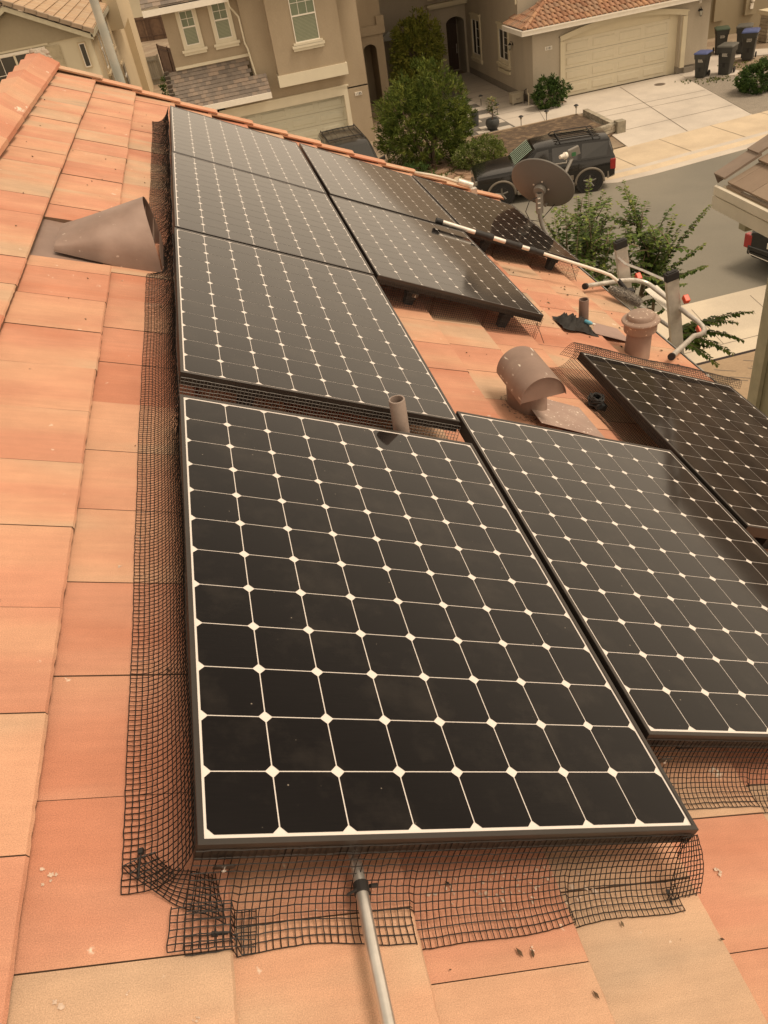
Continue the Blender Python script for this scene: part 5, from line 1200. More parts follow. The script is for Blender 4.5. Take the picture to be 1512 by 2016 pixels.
# house beyond the side fence, and the olive house on the far right
h4 = empty('house', 'distant yellowish house seen through the gap between the two left houses', 'house', (-4, 95, G))
mb = MB(); mb.box((-9, 92, G), (.5, 100, -1.2)); wpart(mb, 'wall', M_WC, h4); mb = MB(); mb.prism([(91, -1.2), (101, -1.2), (96, 1.2)], -9.3, .8, lambda p, q, t: (t, p, q)); wpart(mb, 'roof', M_RC, h4)
F5 = facade('y', 92); window(h4, F5, -5.2, -3.9, -3.6, -2.4, trim=.12, blinds=False)
M_WD = mat('olive_stucco', (.30, .25, .165), .92, var=.05, scale=.5, bump=.3, bscale=60)
h5 = empty('house', 'olive brown house wall behind the bins at upper right', 'house', (28, 43, G))
mb = MB(); mb.box((24.9, 41.2, G), (40, 52, -1)); mb.box((25.9, 41.0, -7.0), (26.5, 41.22, -1)); mb.box((27.6, 41.0, -7.0), (28.2, 41.22, -1)); wpart(mb, 'wall', M_WD, h5)
mb = MB(); mb.lathe([(0, 0), (.09, .02), (.09, .14), (.0, .16)], (27.9, 40.92, -6.45), 10); mb.box((27.82, 40.93, -6.75), (27.98, 41.0, -6.5)); wpart(mb, 'meter', M_WHITE, h5)
mb = MB(); mb.prism([(40.6, -1), (52.4, -1), (46.5, 1.8)], 24.4, 40.5, lambda p, q, t: (t, p, q)); wpart(mb, 'roof', M_RA, h5)

# right hand neighbour beside our gutter
M_WE = mat('sage_stucco', (.36, .34, .235), .9, var=.04, bump=.2)
M_RE = mat('neighbour_tile', (.28, .22, .17), .85, var=.08, scale=4, rnd=[(.27, .20, .145), (.33, .245, .175), (.24, .19, .145)], bump=.2)
h6 = empty('house', 'neighbouring house corner at right with brown tiled eave and cream gutter', 'house', (8, 4, G))
mb = MB(); mb.box((5.92, -8, G), (11, 6.60, -2.05)); mb.prism([(5.92, -2.05), (11.2, -2.05), (8.35, -.62)], -7.9, 6.58, lambda p, q, t: (p, t, q)); wpart(mb, 'wall', M_WE, h6)
mb = MB(); mb.box((5.86, 6.50, G), (5.915, 6.68, -2.1)); mb.box((5.917, 6.605, G), (6.05, 6.678, -2.1)); wpart(mb, 'corner_board', mat('sage_trim', (.44, .41, .29), .8), h6)
mb = MB(); sdn = Vector((-1, 0, -.5)).normalized(); flat_tiles(mb, (8.3, -8, -.43), (0, 1, 0), sdn, (-.447, 0, .894), 14.95, 3.27, crs=.36, tw=.33, th=.03, seed=12, lift=.04); wpart(mb, 'roof', M_RE, h6)
mb = MB()
for q in range(8):
    u0 = q * .40; top = Vector((5.36, 6.94, -1.84)) - sdn * u0; a = top; b = top - sdn * .43; nu = Vector((-.447, 0, .894))
    vs = [a + nu * .055, b + nu * .03, b + nu * .03 + Vector((0, .19, 0)), a + nu * .055 + Vector((0, .19, 0)), a + nu * .03, b, b + Vector((0, .19, 0)), a + nu * .03 + Vector((0, .19, 0)), a + nu * .055 + Vector((0, .20, 0)), b + nu * .03 + Vector((0, .20, 0)), b - nu * .11 + Vector((0, .20, 0)), a - nu * .08 + Vector((0, .20, 0))]
    mb.add(vs, [(0, 1, 2, 3), (0, 3, 7, 4), (0, 4, 5, 1), (8, 9, 10, 11), (3, 2, 9, 8)], random.random())
wpart(mb, 'rake_tiles', mat('rake_brown', (.22, .17, .14), .85, var=.1, rnd=[(.20, .155, .125), (.26, .20, .155)]), h6)
mb = MB(); pr = [(5.40, -1.90), (5.40, -1.99), (5.30, -1.99), (5.28, -1.97), (5.28, -1.885), (5.305, -1.875), (5.31, -1.885), (5.30, -1.90), (5.305, -1.965), (5.385, -1.975), (5.39, -1.90)]
mb.prism(pr, -8, 7.02, lambda p, q, t: (p, t, q)); wpart(mb, 'gutter', M_TRIM, h6)
mb = MB(); mb.box((5.40, -8, -2.16), (5.44, 7.05, -1.93)); mb.box((5.30, -8, -2.13), (5.40, 7.06, -1.995)); mb.box((5.44, -8, -2.10), (5.92, 7.0, -2.06))
a = Vector((5.42, 7.06, -1.98)); b = a + Vector((2.9, 0, 1.45)); mb.add([a, b, b + Vector((0, 0, -.18)), a + Vector((0, 0, -.18)), a + Vector((0, .05, 0)), b + Vector((0, .05, 0)), b + Vector((0, .05, -.18)), a + Vector((0, .05, -.18))], [(0, 1, 2, 3), (5, 4, 7, 6), (0, 4, 5, 1), (3, 2, 6, 7)]); wpart(mb, 'fascia', M_TRIM, h6)
mb = MB(); mb.box((5.64, 6.9, -2.42), (5.76, 7.02, -2.10)); mb.box((5.76, 6.9, -2.42), (6.8, 7.02, -2.32)); wpart(mb, 'eave_bracket', M_WE, h6)

# ------------------------------------------------------------------ fences
def fence(label, a, b, z0, z1, m_, pitch=.14, name='fence', parts=True):
    a, b = Vector((*a, 0)), Vector((*b, 0)); d = b - a; L_ = d.length; d.normalize(); s_ = Vector((-d.y, d.x, 0))
    root = empty(name, label, 'fence', Vector((a.x, a.y, z0)))
    Mx = Matrix((d, s_, Vector((0, 0, 1)))).transposed().to_4x4()
    mb = MB(); x = 0; rg = random.Random(int(L_ * 10))
    while x < L_: mb.box((x + .004, 0, .02), (min(x + pitch - .004, L_), .02, z1 - z0 - rg.uniform(0, .015)), M=Mx, rnd=rg.random()); x += pitch
    mb.build('boards', m_, root)
    mb = MB()
    for zz in (.35, z1 - z0 - .3): mb.box((0, -.04, zz), (L_, -.0, zz + .09), M=Mx)
    mb.build('rails', m_, root)
    n = max(1, round(L_ / 2.4))
    for i in range(n + 1):
        mb = MB(); mb.box((L_ * i / n - .05, -.05, 0), (L_ * i / n + .05, .05, z1 - z0 + .05), M=Mx); mb.build('post', m_, root)
    return root
M_FG = mat('grey_fence', (.27, .255, .215), .9, var=.12, scale=4, stretch=(3, 3, .4), rnd=[(.24, .225, .19), (.31, .29, .24)])
M_FB = mat('brown_fence', (.13, .08, .05), .9, var=.2, scale=4, rnd=[(.10, .06, .04), (.17, .105, .065)])
M_FR = mat('red_fence', (.27, .07, .028), .85, var=.15, scale=4, rnd=[(.22, .055, .022), (.31, .085, .035)])
fence('weathered grey board fence between the cream house and house 1185', (-4.6, 62.2), (-2.3, 61.8), G, G + 1.75, M_FG)
fence('dark brown board fence behind the grey fence at upper left', (-2.3, 66), (-.9, 61), G, G + 1.9, M_FB)
fence('brown gate fence far behind the grey fence, with a diagonal brace', (-5.6, 88), (-1.0, 86), G, G + 2.0, M_FB)
fence('red brown board fence behind the entry of house 1185', (9.0, 47.5), (12.4, 47.8), G, G + 4.0, M_FR)
fence('red brown gate at the right side of the cream garage', (23.2, 41.0), (24.9, 41.1), G, G + 2.6, M_FR, name='gate')
tr = empty('white_canopy', 'white canopy top behind the entry of house 1185', 'canopy', (10.0, 45.2, G))
mb = MB(); mb.prism([(-.6, 2.35), (.5, 2.35), (0.0, 2.75)], -.6, .6, lambda p, q, t: (p, t, q)); mb.build('cover', mat('canopy_white', (.72, .72, .68), .6), tr)
mb = MB(); [mb.tube([(x, y, 0), (x, y, 2.4)], .03, 6) for x in (-.5, .4) for y in (-.5, .5)]; build_each(mb, 'leg', M_ALU, tr)

# stone pillar and low wall
M_STONE = mat('stone', (.34, .31, .25), .9, var=.25, scale=5, rnd=[(.28, .25, .19), (.40, .36, .28), (.33, .28, .21), (.47, .42, .33)], bump=.5, bscale=30)
def stones(mb, a, b, z0, z1, t=.14, seed=1, hgt=.11):
    rg = random.Random(seed); a, b = Vector((*a, 0)), Vector((*b, 0)); d = b - a; L_ = d.length; d.normalize(); s_ = Vector((-d.y, d.x, 0)); Mx = Matrix((d, s_, Vector((0, 0, 1)))).transposed().to_4x4(); Mx.translation = a
    z = z0
    while z < z1 - .02:
        x = -rg.uniform(0, .15)
        while x < L_:
            w_ = rg.uniform(.12, .3); x0, x1 = max(x, 0), min(x + w_ - .012, L_)
            if x1 - x0 > .04:
                j = rg.uniform(-.015, .015); mb.box((x0, -t / 2 + j, z), (x1, t / 2 + j, min(z + hgt - .012, z1)), M=Mx, rnd=rg.random())
            x += w_
        z += hgt
sw = empty('stone_wall', 'low stacked stone retaining wall round the planting bed beside the driveway', 'stone wall', (14.9, 30, GY))
mb = MB(); stones(mb, (15.22, 32.45), (15.18, 29.3), GY - .05, GY + .22, .2, 1); stones(mb, (15.18, 29.3), (13.0, 28.65), GY - .05, GY + .35, .2, 2); wpart(mb, 'stonework', M_STONE, sw)
mb = MB(); mb.box((14.98, 28.98, GY - .05), (15.32, 29.32, GY + .42)); wpart(mb, 'end_post', M_STONE, sw)
mb = MB(); mb.box((10.4, 32.52, GY), (14.95, 32.62, GY + .07)); tag(mb.build('bed_edging', mat('edging_tan', (.36, .27, .18), .9)), 'thin tan edging strip along the bed and path lights', 'edging')
pl_ = empty('stone_pillar', 'stone clad pillar with pale cap at the right edge behind the bins', 'pillar', (27.2, 38.5, GY))
mb = MB(); stones(mb, (26.85, 38.2), (27.75, 38.2), GY, GY + 1.15, .7, 3, .14); wpart(mb, 'stonework', M_STONE, pl_); mb = MB(); mb.box((26.75, 37.75, GY + 1.13), (27.85, 38.65, GY + 1.30)); wpart(mb, 'cap', M_WBT, pl_)
# paving stones in the dark gravel
PS = [(12.10, 39.9, .5, .5), (12.05, 38.3, .52, .55), (12.0, 36.9, .55, .6), (11.85, 35.5, .6, .6), (11.35, 36.2, .5, .5), (11.95, 34.15, .62, .55), (11.2, 34.9, .55, .5), (11.35, 33.6, .6, .5), (11.9, 33.0, .62, .42), (11.0, 33.1, .5, .4)]
for i, (x, y, a, b) in enumerate(PS):
    mb = MB(); mb.box((-a / 2, -b / 2, 0), (a / 2, b / 2, .035)); o = mb.build('paving_slab', M_CONC, bevel=.008); o.location = (x, y, GY + .006); tag(o, 'pale square paving slab set in the dark gravel by the walkway', 'paving slab', 'pale paving slabs in the dark gravel')
# brown flagstones under the conifer
mb = MB(); rg = random.Random(5)
for q in range(70):
    x, y = rg.uniform(7.6, 10.2), rg.uniform(26.9, 30.2); r_ = rg.uniform(.18, .34); n = 6; an = rg.uniform(0, 1); ps = [(x + r_ * rg.uniform(.7, 1.1) * math.cos(an + 6.283 * i / n), y + r_ * rg.uniform(.7, 1.1) * math.sin(an + 6.283 * i / n)) for i in range(n)]
    z = GY - .0 + rg.uniform(.02, .09); mb.prism(ps, z - .08, z, rnd=rg.random())
o = mb.build('flagstone_bank', mat('flagstone', (.3, .2, .13), .9, var=.2, rnd=[(.26, .165, .105), (.36, .24, .16), (.20, .13, .085)], bump=.4, bscale=20)); tag(o, 'loose brown flagstones covering the bank beside the parked black car', 'flagstones', kind='stuff')

# street lamp post on our side of the street
lp = empty('street_lamp', 'tall pale blue grey street lamp post in front of the cream house', 'street lamp', (-.98, 14.3, G))
mb = MB(); mb.tube([(0, 0, 0), (0, 0, 4), (-.05, 0, 8.6)], [.10, .085, .065], 12); mb.lathe([(.17, 0), (.17, .05), (.11, .10), (.10, .35)], (0, 0, 0), 14); mb.build('post', mat('lamp_post', (.36, .37, .33), .7, var=.12, scale=3, col2=(.44, .42, .36), c2scale=2), lp, smooth=True, auto=40)
mb = MB(); mb.tube([(-.05, 0, 8.5), (-.05, .5, 8.85), (-.05, 1.6, 8.95)], .035, 8); mb.build('arm', MATS['lamp_post'], lp); mb = MB(); mb.box((-.15, 1.5, 8.88), (.05, 2.1, 9.0)); mb.build('lamp_head', M_ALU, lp, bevel=.03)

# ------------------------------------------------------------------ path lights, pots, chest, bins
def path_light(x, y, lab):
    r_ = empty('path_light', lab, 'path light', (x, y, GY + .006), (0, 0, 0), 'black solar path lights along the walkway')
    return r_
PLT = None
PLP = [(12.62, 41.2, 'path light farthest up the walkway toward the front door'), (12.38, 37.5, 'second path light from the front door, between walkway and gravel'), (12.40, 35.3, 'third path light from the front door, right of the potted plant'), (12.50, 32.62, 'path light at the near corner where walkway meets the bed'), (13.60, 32.60, 'middle path light of the three along the bed edging'), (14.85, 32.50, 'path light nearest the driveway and the stone wall')]
for x, y, lab in PLP:
    if PLT is None:
        PLT = r_ = path_light(x, y, lab)
        mb = MB(); mb.tube([(0, 0, 0), (0, 0, .34)], .014, 8); mb.build('stake', M_BLACKR, r_)
        mb = MB(); mb.lathe([(.03, .30), (.045, .33), (.05, .40)], (0, 0, 0), 10); mb.build('lens', mat('lens', (.45, .42, .34), .3), r_); mb = MB(); mb.lathe([(.10, .395), (.105, .405), (.05, .45), (0, .46)], (0, 0, 0), 14); mb.build('cap', M_BLACKR, r_)
    else:
        r_ = copy_tree(PLT); r_.location = (x, y, GY + .006); r_['label'] = lab
M_GREENS = dict(
 dark=mat('leaf_dark', (.05, .09, .03), .6, var=.15, rnd=[(.018, .038, .010), (.035, .070, .016), (.060, .105, .022), (.11, .15, .035)]),
 con=mat('leaf_conifer', (.05, .09, .03), .65, var=.15, rnd=[(.028, .048, .010), (.072, .105, .018), (.13, .165, .028), (.24, .255, .055)]),
 yel=mat('leaf_yellowish', (.12, .15, .03), .6, var=.15, rnd=[(.07, .095, .02), (.17, .20, .036), (.27, .28, .055), (.38, .34, .09)]),  # leaf palette brightened to counter the shade on the rear tree
 myr=mat('leaf_myrtle', (.08, .13, .03), .5, var=.12, rnd=[(.030, .058, .012), (.068, .11, .020), (.12, .17, .032), (.27, .29, .07)]),
 sage=mat('leaf_sage', (.14, .17, .07), .7, var=.15, rnd=[(.05, .08, .015), (.11, .15, .03), (.19, .23, .06), (.40, .38, .26)]))
M_BARK = mat('bark', (.16, .115, .08), .95, var=.25, scale=8, stretch=(1, 1, .3), bump=.5, bscale=30)
for _m in M_GREENS.values(): _m.node_tree.nodes['Principled BSDF'].inputs['Specular IOR Level'].default_value = .18
def leaf(mb, c, d, up_, L_, W_, rnd, fold=.25):
    d = d.normalized(); s_ = d.cross(up_)
    if s_.length < 1e-4: s_ = d.orthogonal()
    s_.normalize(); n = s_.cross(d)
    a, t = c, c + d * L_; m1, m2 = c + d * L_ * .45 + s_ * W_ / 2 + n * W_ * fold, c + d * L_ * .45 - s_ * W_ / 2 + n * W_ * fold
    mb.add([a, m1, t, m2], [(0, 1, 2), (0, 2, 3)], rnd)
def rvec(rg):
    while True:
        v = Vector((rg.uniform(-1, 1), rg.uniform(-1, 1), rg.uniform(-1, 1)))
        if .05 < v.length < 1: return v.normalized()
def crown(mb, lobes, n_clump, n_leaf, L_, W_, rg, down=.2, clump_r=.22, out=.9, clump_len=.0):
    tot = sum(a * b * c for _, (a, b, c) in lobes)
    for (c, rad) in lobes:
        c = Vector(c); k = int(n_clump * rad[0] * rad[1] * rad[2] / tot)
        for _ in range(max(k, 3)):
            v = rvec(rg); r_ = rg.uniform(.45, 1.0) ** .5; p = c + Vector((v.x * rad[0], v.y * rad[1], v.z * rad[2])) * r_
            dirn = (v * out + Vector((0, 0, -down)) + rvec(rg) * .35).normalized(); cr0 = rg.random()
            for _ in range(n_leaf):
                q = p + rvec(rg) * clump_r * rg.random() + dirn * clump_len * rg.random()
                d = (dirn + rvec(rg) * .75).normalized()
                s_ = rg.uniform(.7, 1.25); leaf(mb, q, d, rvec(rg), L_ * s_, W_ * s_, min(1, max(0, cr0 * .55 + rg.random() * .45)))
def tree(name, label, cat, base, lobes, m_, n_clump, n_leaf, L_, W_, seed, trunk_r=.07, trunks=3, **kw):
    rg = random.Random(seed); root = empty(name, label, cat, base); b = Vector(base)
    mb = MB(); crown(mb, [((Vector(c) - b), r_) for c, r_ in lobes], n_clump, n_leaf, L_, W_, rg, **kw); mb.build('crown', m_, root)
    mb = MB()
    for i in range(trunks):
        c, r_ = lobes[i % len(lobes)]; tgt = Vector(c) - b + rvec(rg) * .2; a0 = Vector((rg.uniform(-.15, .15), rg.uniform(-.15, .15), -.05))
        mid = a0.lerp(tgt, .5) + rvec(rg) * .15; mb.tube([a0, a0.lerp(mid, .5), mid, tgt], [trunk_r, trunk_r * .8, trunk_r * .55, trunk_r * .2], 7)
        for _ in range(4):
            t = mid.lerp(tgt, rg.uniform(0, .9)); mb.tube([t, t + rvec(rg) * .3 + Vector((0, 0, .15)), t + rvec(rg) * min(r_) * .6 + Vector((0, 0, .3))], [trunk_r * .3, trunk_r * .2, trunk_r * .08], 5)
    mb.build('trunk', M_BARK, root)
    return root
# big feathery conifer-like tree by the bank
tree('conifer', 'broad dark green feathery tree beside the driveway of house 1185', 'tree', (7.9, 30.2, GY),
     [((7.9, 30.4, -6.6), (1.75, 1.4, .95)), ((7.4, 30.5, -5.9), (1.25, 1.1, .8)), ((8.45, 30.3, -5.75), (1.05, 1.0, .95)), ((7.15, 30.3, -5.35), (.45, .5, .75)), ((7.9, 30.4, -5.0), (.55, .55, .7)), ((8.4, 30.3, -4.85), (.42, .42, .55)), ((8.05, 30.1, -7.2), (.9, .8, .55)), ((9.1, 30.3, -6.6), (.5, .6, .8)), ((6.5, 30.2, -6.7), (.4, .5, .5))],
     M_GREENS['con'], 1500, 18, .17, .032, 3, down=-.30, clump_r=.13, out=.55, clump_len=.22, trunk_r=.09, trunks=6)
tree('shrub_tree', 'lighter yellow green tree standing behind the broad feathery one', 'tree', (10.9, 42.6, GY),
     [((10.9, 42.6, -5.9), (1.25, 1.0, .95)), ((10.5, 42.5, -5.1), (.8, .7, .6)), ((11.3, 42.5, -5.2), (.75, .7, .75)), ((11.0, 42.4, -4.5), (.42, .4, .42)), ((10.7, 42.4, -6.8), (1.2, .9, .6))],
     M_GREENS['yel'], 760, 18, .17, .055, 4, down=-.15, clump_r=.20, out=.8, clump_len=.1, trunk_r=.08, trunks=5)
tree('round_shrub', 'rounded pale green shrub with tiny white flowers near the parked black car', 'shrub', (9.5, 28.7, GY),
     [((9.45, 28.8, -7.35), (1.0, .8, .55)), ((9.7, 28.7, -7.1), (.6, .5, .42)), ((9.0, 28.8, -7.3), (.5, .5, .4))], M_GREENS['sage'], 950, 15, .065, .032, 5, down=-.2, clump_r=.10, out=.8, trunk_r=.03)
tree('dark_shrub', 'dark green shrub against the wall left of the cream garage door', 'shrub', (14.65, 34.75, GY),
     [((14.6, 34.75, -7.25), (.72, .55, .5)), ((14.4, 34.7, -6.85), (.42, .4, .38)), ((14.95, 34.6, -6.95), (.4, .35, .25)), ((15.25, 34.6, -7.1), (.3, .3, .15)), ((14.75, 34.7, -6.6), (.22, .2, .22))], M_GREENS['dark'], 300, 14, .11, .05, 6, clump_r=.12, trunk_r=.03)
tree('leafy_shrub', 'bright green leafy shrub at the right edge beyond the gravel', 'shrub', (21.9, 30.6, GY),
     [((21.8, 30.5, -7.3), (.95, .8, .55)), ((21.4, 30.3, -7.1), (.5, .5, .4)), ((22.3, 30.6, -6.95), (.6, .5, .4))], M_GREENS['dark'], 330, 14, .12, .06, 8, clump_r=.13, trunk_r=.03)
tree('low_shrub', 'low dark shrub at the foot of the broad feathery tree toward the driveway', 'shrub', (6.9, 28.4, GY),
     [((6.9, 28.4, -7.45), (.75, .5, .35)), ((6.6, 28.1, -7.3), (.3, .3, .4))], M_GREENS['dark'], 110, 12, .09, .04, 9, clump_r=.1, trunk_r=.02)
tree('sparse_shrub', 'sparse dark shrub between the grey fence and house 1185', 'shrub', (-1.7, 54, GY), [((-1.7, 54, -7.0), (.6, .8, .8))], M_GREENS['dark'], 90, 12, .14, .06, 10, clump_r=.15, trunk_r=.03)
tree('far_tree', 'dark tree behind the red brown fence at top centre', 'tree', (11.2, 52, GY), [((11.2, 52, -4.0), (1.6, 1.2, 1.4)), ((10.2, 52, -3.6), (1.0, 1, .9))], M_GREENS['dark'], 150, 12, .25, .1, 21, clump_r=.3, trunk_r=.08)
# low weeds
mb = MB(); rg = random.Random(11)
for cx0, cy0, sp, n in ((21.6, 33.3, .5, 60), (23.6, 35.0, .7, 60), (20.6, 34.0, .3, 15), (8.2, 29.0, 1.0, 160), (10.0, 31.8, .6, 50), (22.5, 32.0, .6, 70)):
    for _ in range(n):
        c = Vector((cx0 + rg.gauss(0, sp * .6), cy0 + rg.gauss(0, sp * .6), GY + .0)); 
        for __ in range(4): leaf(mb, c, Vector((rg.uniform(-1, 1), rg.uniform(-1, 1), 1.2)), rvec(rg), rg.uniform(.05, .12), .03, rg.random())
o = mb.build('weeds', M_GREENS['con']); tag(o, 'low weeds and ground cover at the edges of gravel and path', 'ground cover', kind='stuff')
# pots
M_POT = mat('charcoal_pot', (.055, .058, .058), .55, var=.1)
p1 = empty('potted_plant', 'small tree with big leaves in a round charcoal pot on the slabs', 'potted plant', (11.45, 33.15, GY + .02))
mb = MB(); mb.lathe([(0, 0), (.16, 0), (.27, .16), (.29, .28), (.25, .40), (.21, .42), (.20, .40), (0, .38)], (0, 0, 0), 24); mb.build('pot', M_POT, p1, smooth=True, auto=40)
mb = MB(); mb.tube([(0, 0, .38), (.03, 0, .7), (0, .02, 1.1)], [.025, .02, .012], 7); mb.build('stem', M_BARK, p1)
mb = MB(); rg = random.Random(3)
for _ in range(70):
    z = rg.uniform(.55, 1.22); a = rg.uniform(0, 6.28); w_ = .20 * (1 - abs(z - .85) / .7); c = Vector((math.cos(a) * w_ * rg.random(), math.sin(a) * w_ * rg.random(), z)); leaf(mb, c, Vector((math.cos(a), math.sin(a), rg.uniform(-.5, .6))), Vector((0, 0, 1)), rg.uniform(.13, .22), rg.uniform(.08, .12), rg.random() ** 1.0)
mb.build('foliage', mat('leaf_big', (.1, .14, .04), .5, var=.12, rnd=[(.05, .09, .02), (.09, .13, .03), (.19, .19, .05), (.26, .13, .06)]), p1)
p2 = empty('potted_plant', 'tall cylindrical charcoal pot with a small tuft of green leaves', 'potted plant', (11.05, 34.35, GY + .02))
mb = MB(); mb.lathe([(0, 0), (.17, 0), (.20, .52), (.18, .52), (.17, .48), (0, .47)], (0, 0, 0), 22); mb.build('pot', M_POT, p2, smooth=True, auto=40)
mb = MB()
for _ in range(60): leaf(mb, Vector((rg.uniform(-.08, .08), rg.uniform(-.08, .08), .48)), Vector((rg.uniform(-1, 1), rg.uniform(-1, 1), 1)), rvec(rg), rg.uniform(.1, .22), .06, rg.random())
mb.build('foliage', M_GREENS['sage'], p2)
ch = empty('storage_chest', 'small beige storage box with a handle beside the house wall', 'storage box', (13.75, 36.55, GY + .01))
mb = MB(); mb.box((-.27, -.22, .05), (.27, .22, .40)); 
for sx in (-.24, .24):
    for sy in (-.19, .19): mb.box((sx - .03, sy - .03, 0), (sx + .03, sy + .03, .05))
M_CH = mat('chest_beige', (.42, .37, .28), .7, var=.08)
mb.build('body', M_CH, ch, bevel=.01); mb = MB(); mb.box((-.29, -.24, .40), (.29, .24, .45)); mb.build('lid', M_CH, ch, bevel=.01); mb = MB(); mb.tube([(-.09, -.225, .25), (-.08, -.25, .22), (.08, -.25, .22), (.09, -.225, .25)], .012, 6); mb.build('handle', M_JOINT, ch)
hp = empty('garden_pipes', 'bent pipe and pale standpipe at the foot of the wall', 'water pipe', (14.05, 35.9, GY))
mb = MB(); mb.tube([(-.05, .35, 0), (-.06, .34, .35), (-.03, .30, .55), (.05, .25, .60)], .018, 6); mb.build('dark_pipe', M_BLACKR, hp); mb = MB(); mb.tube([(-.02, -.15, 0), (-.02, -.15, .5)], .022, 6); mb.tube([(-.02, -.15, .45), (-.02, .05, .5), (.05, .10, .62)], .014, 6); mb.build('standpipe', M_WBT, hp)

M_BIN = mat('bin_charcoal', (.040, .040, .035), .55, var=.15, scale=4)
def bin_(label, x, y, rz, lidm, scale=1.0, mark=True):
    r_ = empty('wheeled_bin', label, 'bin', (x, y, GY + .012), (0, 0, R(rz)), 'wheeled bins beside the right house')
    s_ = scale
    def ring(w_, d_, z, n=3):
        pts = []; c = .05 * s_
        for (sx, sy, a0) in ((1, 1, 0), (-1, 1, 90), (-1, -1, 180), (1, -1, 270)):
            for j in range(n + 1):
                a = R(a0 + 90 * j / n); pts.append(((sx * (w_ - c) + c * math.cos(a)), (sy * (d_ - c) + c * math.sin(a)), z))
        return pts
    mb = MB(); mb.loft([ring(.215 * s_, .235 * s_, .03), ring(.225 * s_, .25 * s_, .25 * s_), ring(.26 * s_, .30 * s_, .80 * s_), ring(.265 * s_, .305 * s_, .81 * s_), ring(.285 * s_, .33 * s_, .82 * s_), ring(.30 * s_, .345 * s_, 1.02 * s_)]); 
    mb.build('body', M_BIN, r_, smooth=True, auto=35)
    mb = MB(); mb.box((-.05 * s_, -.27 * s_, .30 * s_), (.05 * s_, -.235 * s_, .62 * s_)); mb.box((-.18 * s_, -.275 * s_, .44 * s_), (.18 * s_, -.262 * s_, .455 * s_)); mb.build('lift_bar', M_BLACKR, r_)
    mb = MB(); mb.loft([ring(.315 * s_, .36 * s_, 1.02 * s_), ring(.325 * s_, .37 * s_, 1.035 * s_), ring(.31 * s_, .355 * s_, 1.075 * s_), ring(.24 * s_, .26 * s_, 1.11 * s_)]); mb.tube([(-.2 * s_, .37 * s_, 1.04 * s_), (-.2 * s_, .42 * s_, 1.04 * s_), (.2 * s_, .42 * s_, 1.04 * s_), (.2 * s_, .37 * s_, 1.04 * s_)], .016, 6); mb.build('lid', lidm, r_, smooth=True, auto=35)
    for sx in (-.27, .27):
        mb = MB(); mb.lathe([(0, -.03), (.10, -.03), (.125, -.015), (.125, .015), (.10, .03), (0, .03)], (sx * s_, .24 * s_, .125), 16, axis=(1, 0, 0)); mb.build('wheel', M_BLACKR, r_, smooth=True, auto=40)
    if mark:
        mb = MB(); rg = random.Random(int(x * 10))
        for q in range(4):
            z = (.80 - q * .035) * s_; xx = -.09 * s_
            while xx < .09 * s_:
                w_ = rg.uniform(.012, .04); yy = -(.30 + (z / s_ - .80) * .09) * s_ - .0055
                mb.box((xx, yy - .002, z), (xx + w_, yy + .006, z + .018)); xx += w_ + .012
        mb.build('marking', M_WHITE, r_)
    return r_
M_LB, M_LG, M_LK = mat('lid_blue', (.075, .10, .24), .5, var=.1), mat('lid_green', (.05, .075, .045), .55, var=.1), mat('lid_grey', (.10, .095, .08), .55, var=.12)
bin_('blue lidded bin standing nearest the cream garage', 21.42, 34.25, -52, M_LB, .92)
bin_('big grey lidded bin just right of the blue lidded one by the garage', 22.38, 33.95, -52, M_LK, 1.06)
bin_('blue lidded bin in the back row beside the stone pillar', 24.45, 35.55, -40, M_LB, 1.08)
bin_('green lidded bin standing in front of the red gate', 24.3, 37.6, -25, M_LG, 1.0)
bin_('grey lidded bin between the green lidded one and the rear blue lidded one', 25.0, 36.9, -40, M_LK, 1.05, False)
bin_('dark green lidded bin half hidden behind the garage corner', 23.3, 38.2, -25, M_LG, .9, False)

# ------------------------------------------------------------------ crape myrtle by the gutter
my = empty('crape_myrtle', 'leafy crape myrtle with long arching shoots growing beyond the gutter', 'tree', (4.7, 7.3, G))
b0 = Vector(my.location); rg = random.Random(17); mb = MB(); ms = MB()
hubs = [Vector((3.95, 7.2, -3.0)), Vector((4.35, 7.2, -3.3)), Vector((4.67, 7.0, -3.0)), Vector((4.74, 6.6, -3.5)), Vector((3.6, 6.9, -2.9))]
for h in hubs: ms.tube([Vector((0, 0, 0)), (h - b0) * .5 + Vector((rg.uniform(-.1, .1), rg.uniform(-.1, .1), 0)), h - b0], [.05, .035, .018], 7)
A_ = [(4.37, 7.3, -1.7), (4.12, 7.6, -1.71), (4.02, 7.0, -1.65), (3.93, 7.5, -1.83), (3.62, 7.1, -1.73), (3.59, 7.3, -1.92), (3.45, 6.9, -2.0), (3.45, 6.6, -2.05), (4.08, 7.9, -2.23), (4.04, 7.4, -1.96), (4.11, 7.0, -1.81), (4.41, 7.2, -1.87), (4.52, 7.6, -2.24), (4.57, 7.3, -2.22), (4.51, 7.0, -2.21), (3.81, 6.7, -1.92), (3.57, 6.6, -1.99), (4.22, 7.2, -2.28), (4.6, 7.5, -2.58), (3.6, 6.5, -2.23), (3.9, 6.7, -2.32), (4.21, 6.9, -2.58), (4.99, 7.6, -2.89), (5.23, 7.8, -2.89)]
B_ = [(5.13, 6.8, -1.98), (5.0, 6.6, -2.3), (4.99, 6.5, -2.51), (4.7, 6.4, -2.61), (4.95, 7.0, -2.21), (4.96, 7.2, -2.16), (4.75, 7.1, -2.36)]
C_ = [(5.56, 6.4, -3.14), (5.35, 6.2, -3.35), (5.32, 6.3, -3.17), (5.1, 6.0, -3.36), (4.9, 5.95, -3.42), (5.1, 6.3, -3.14)]
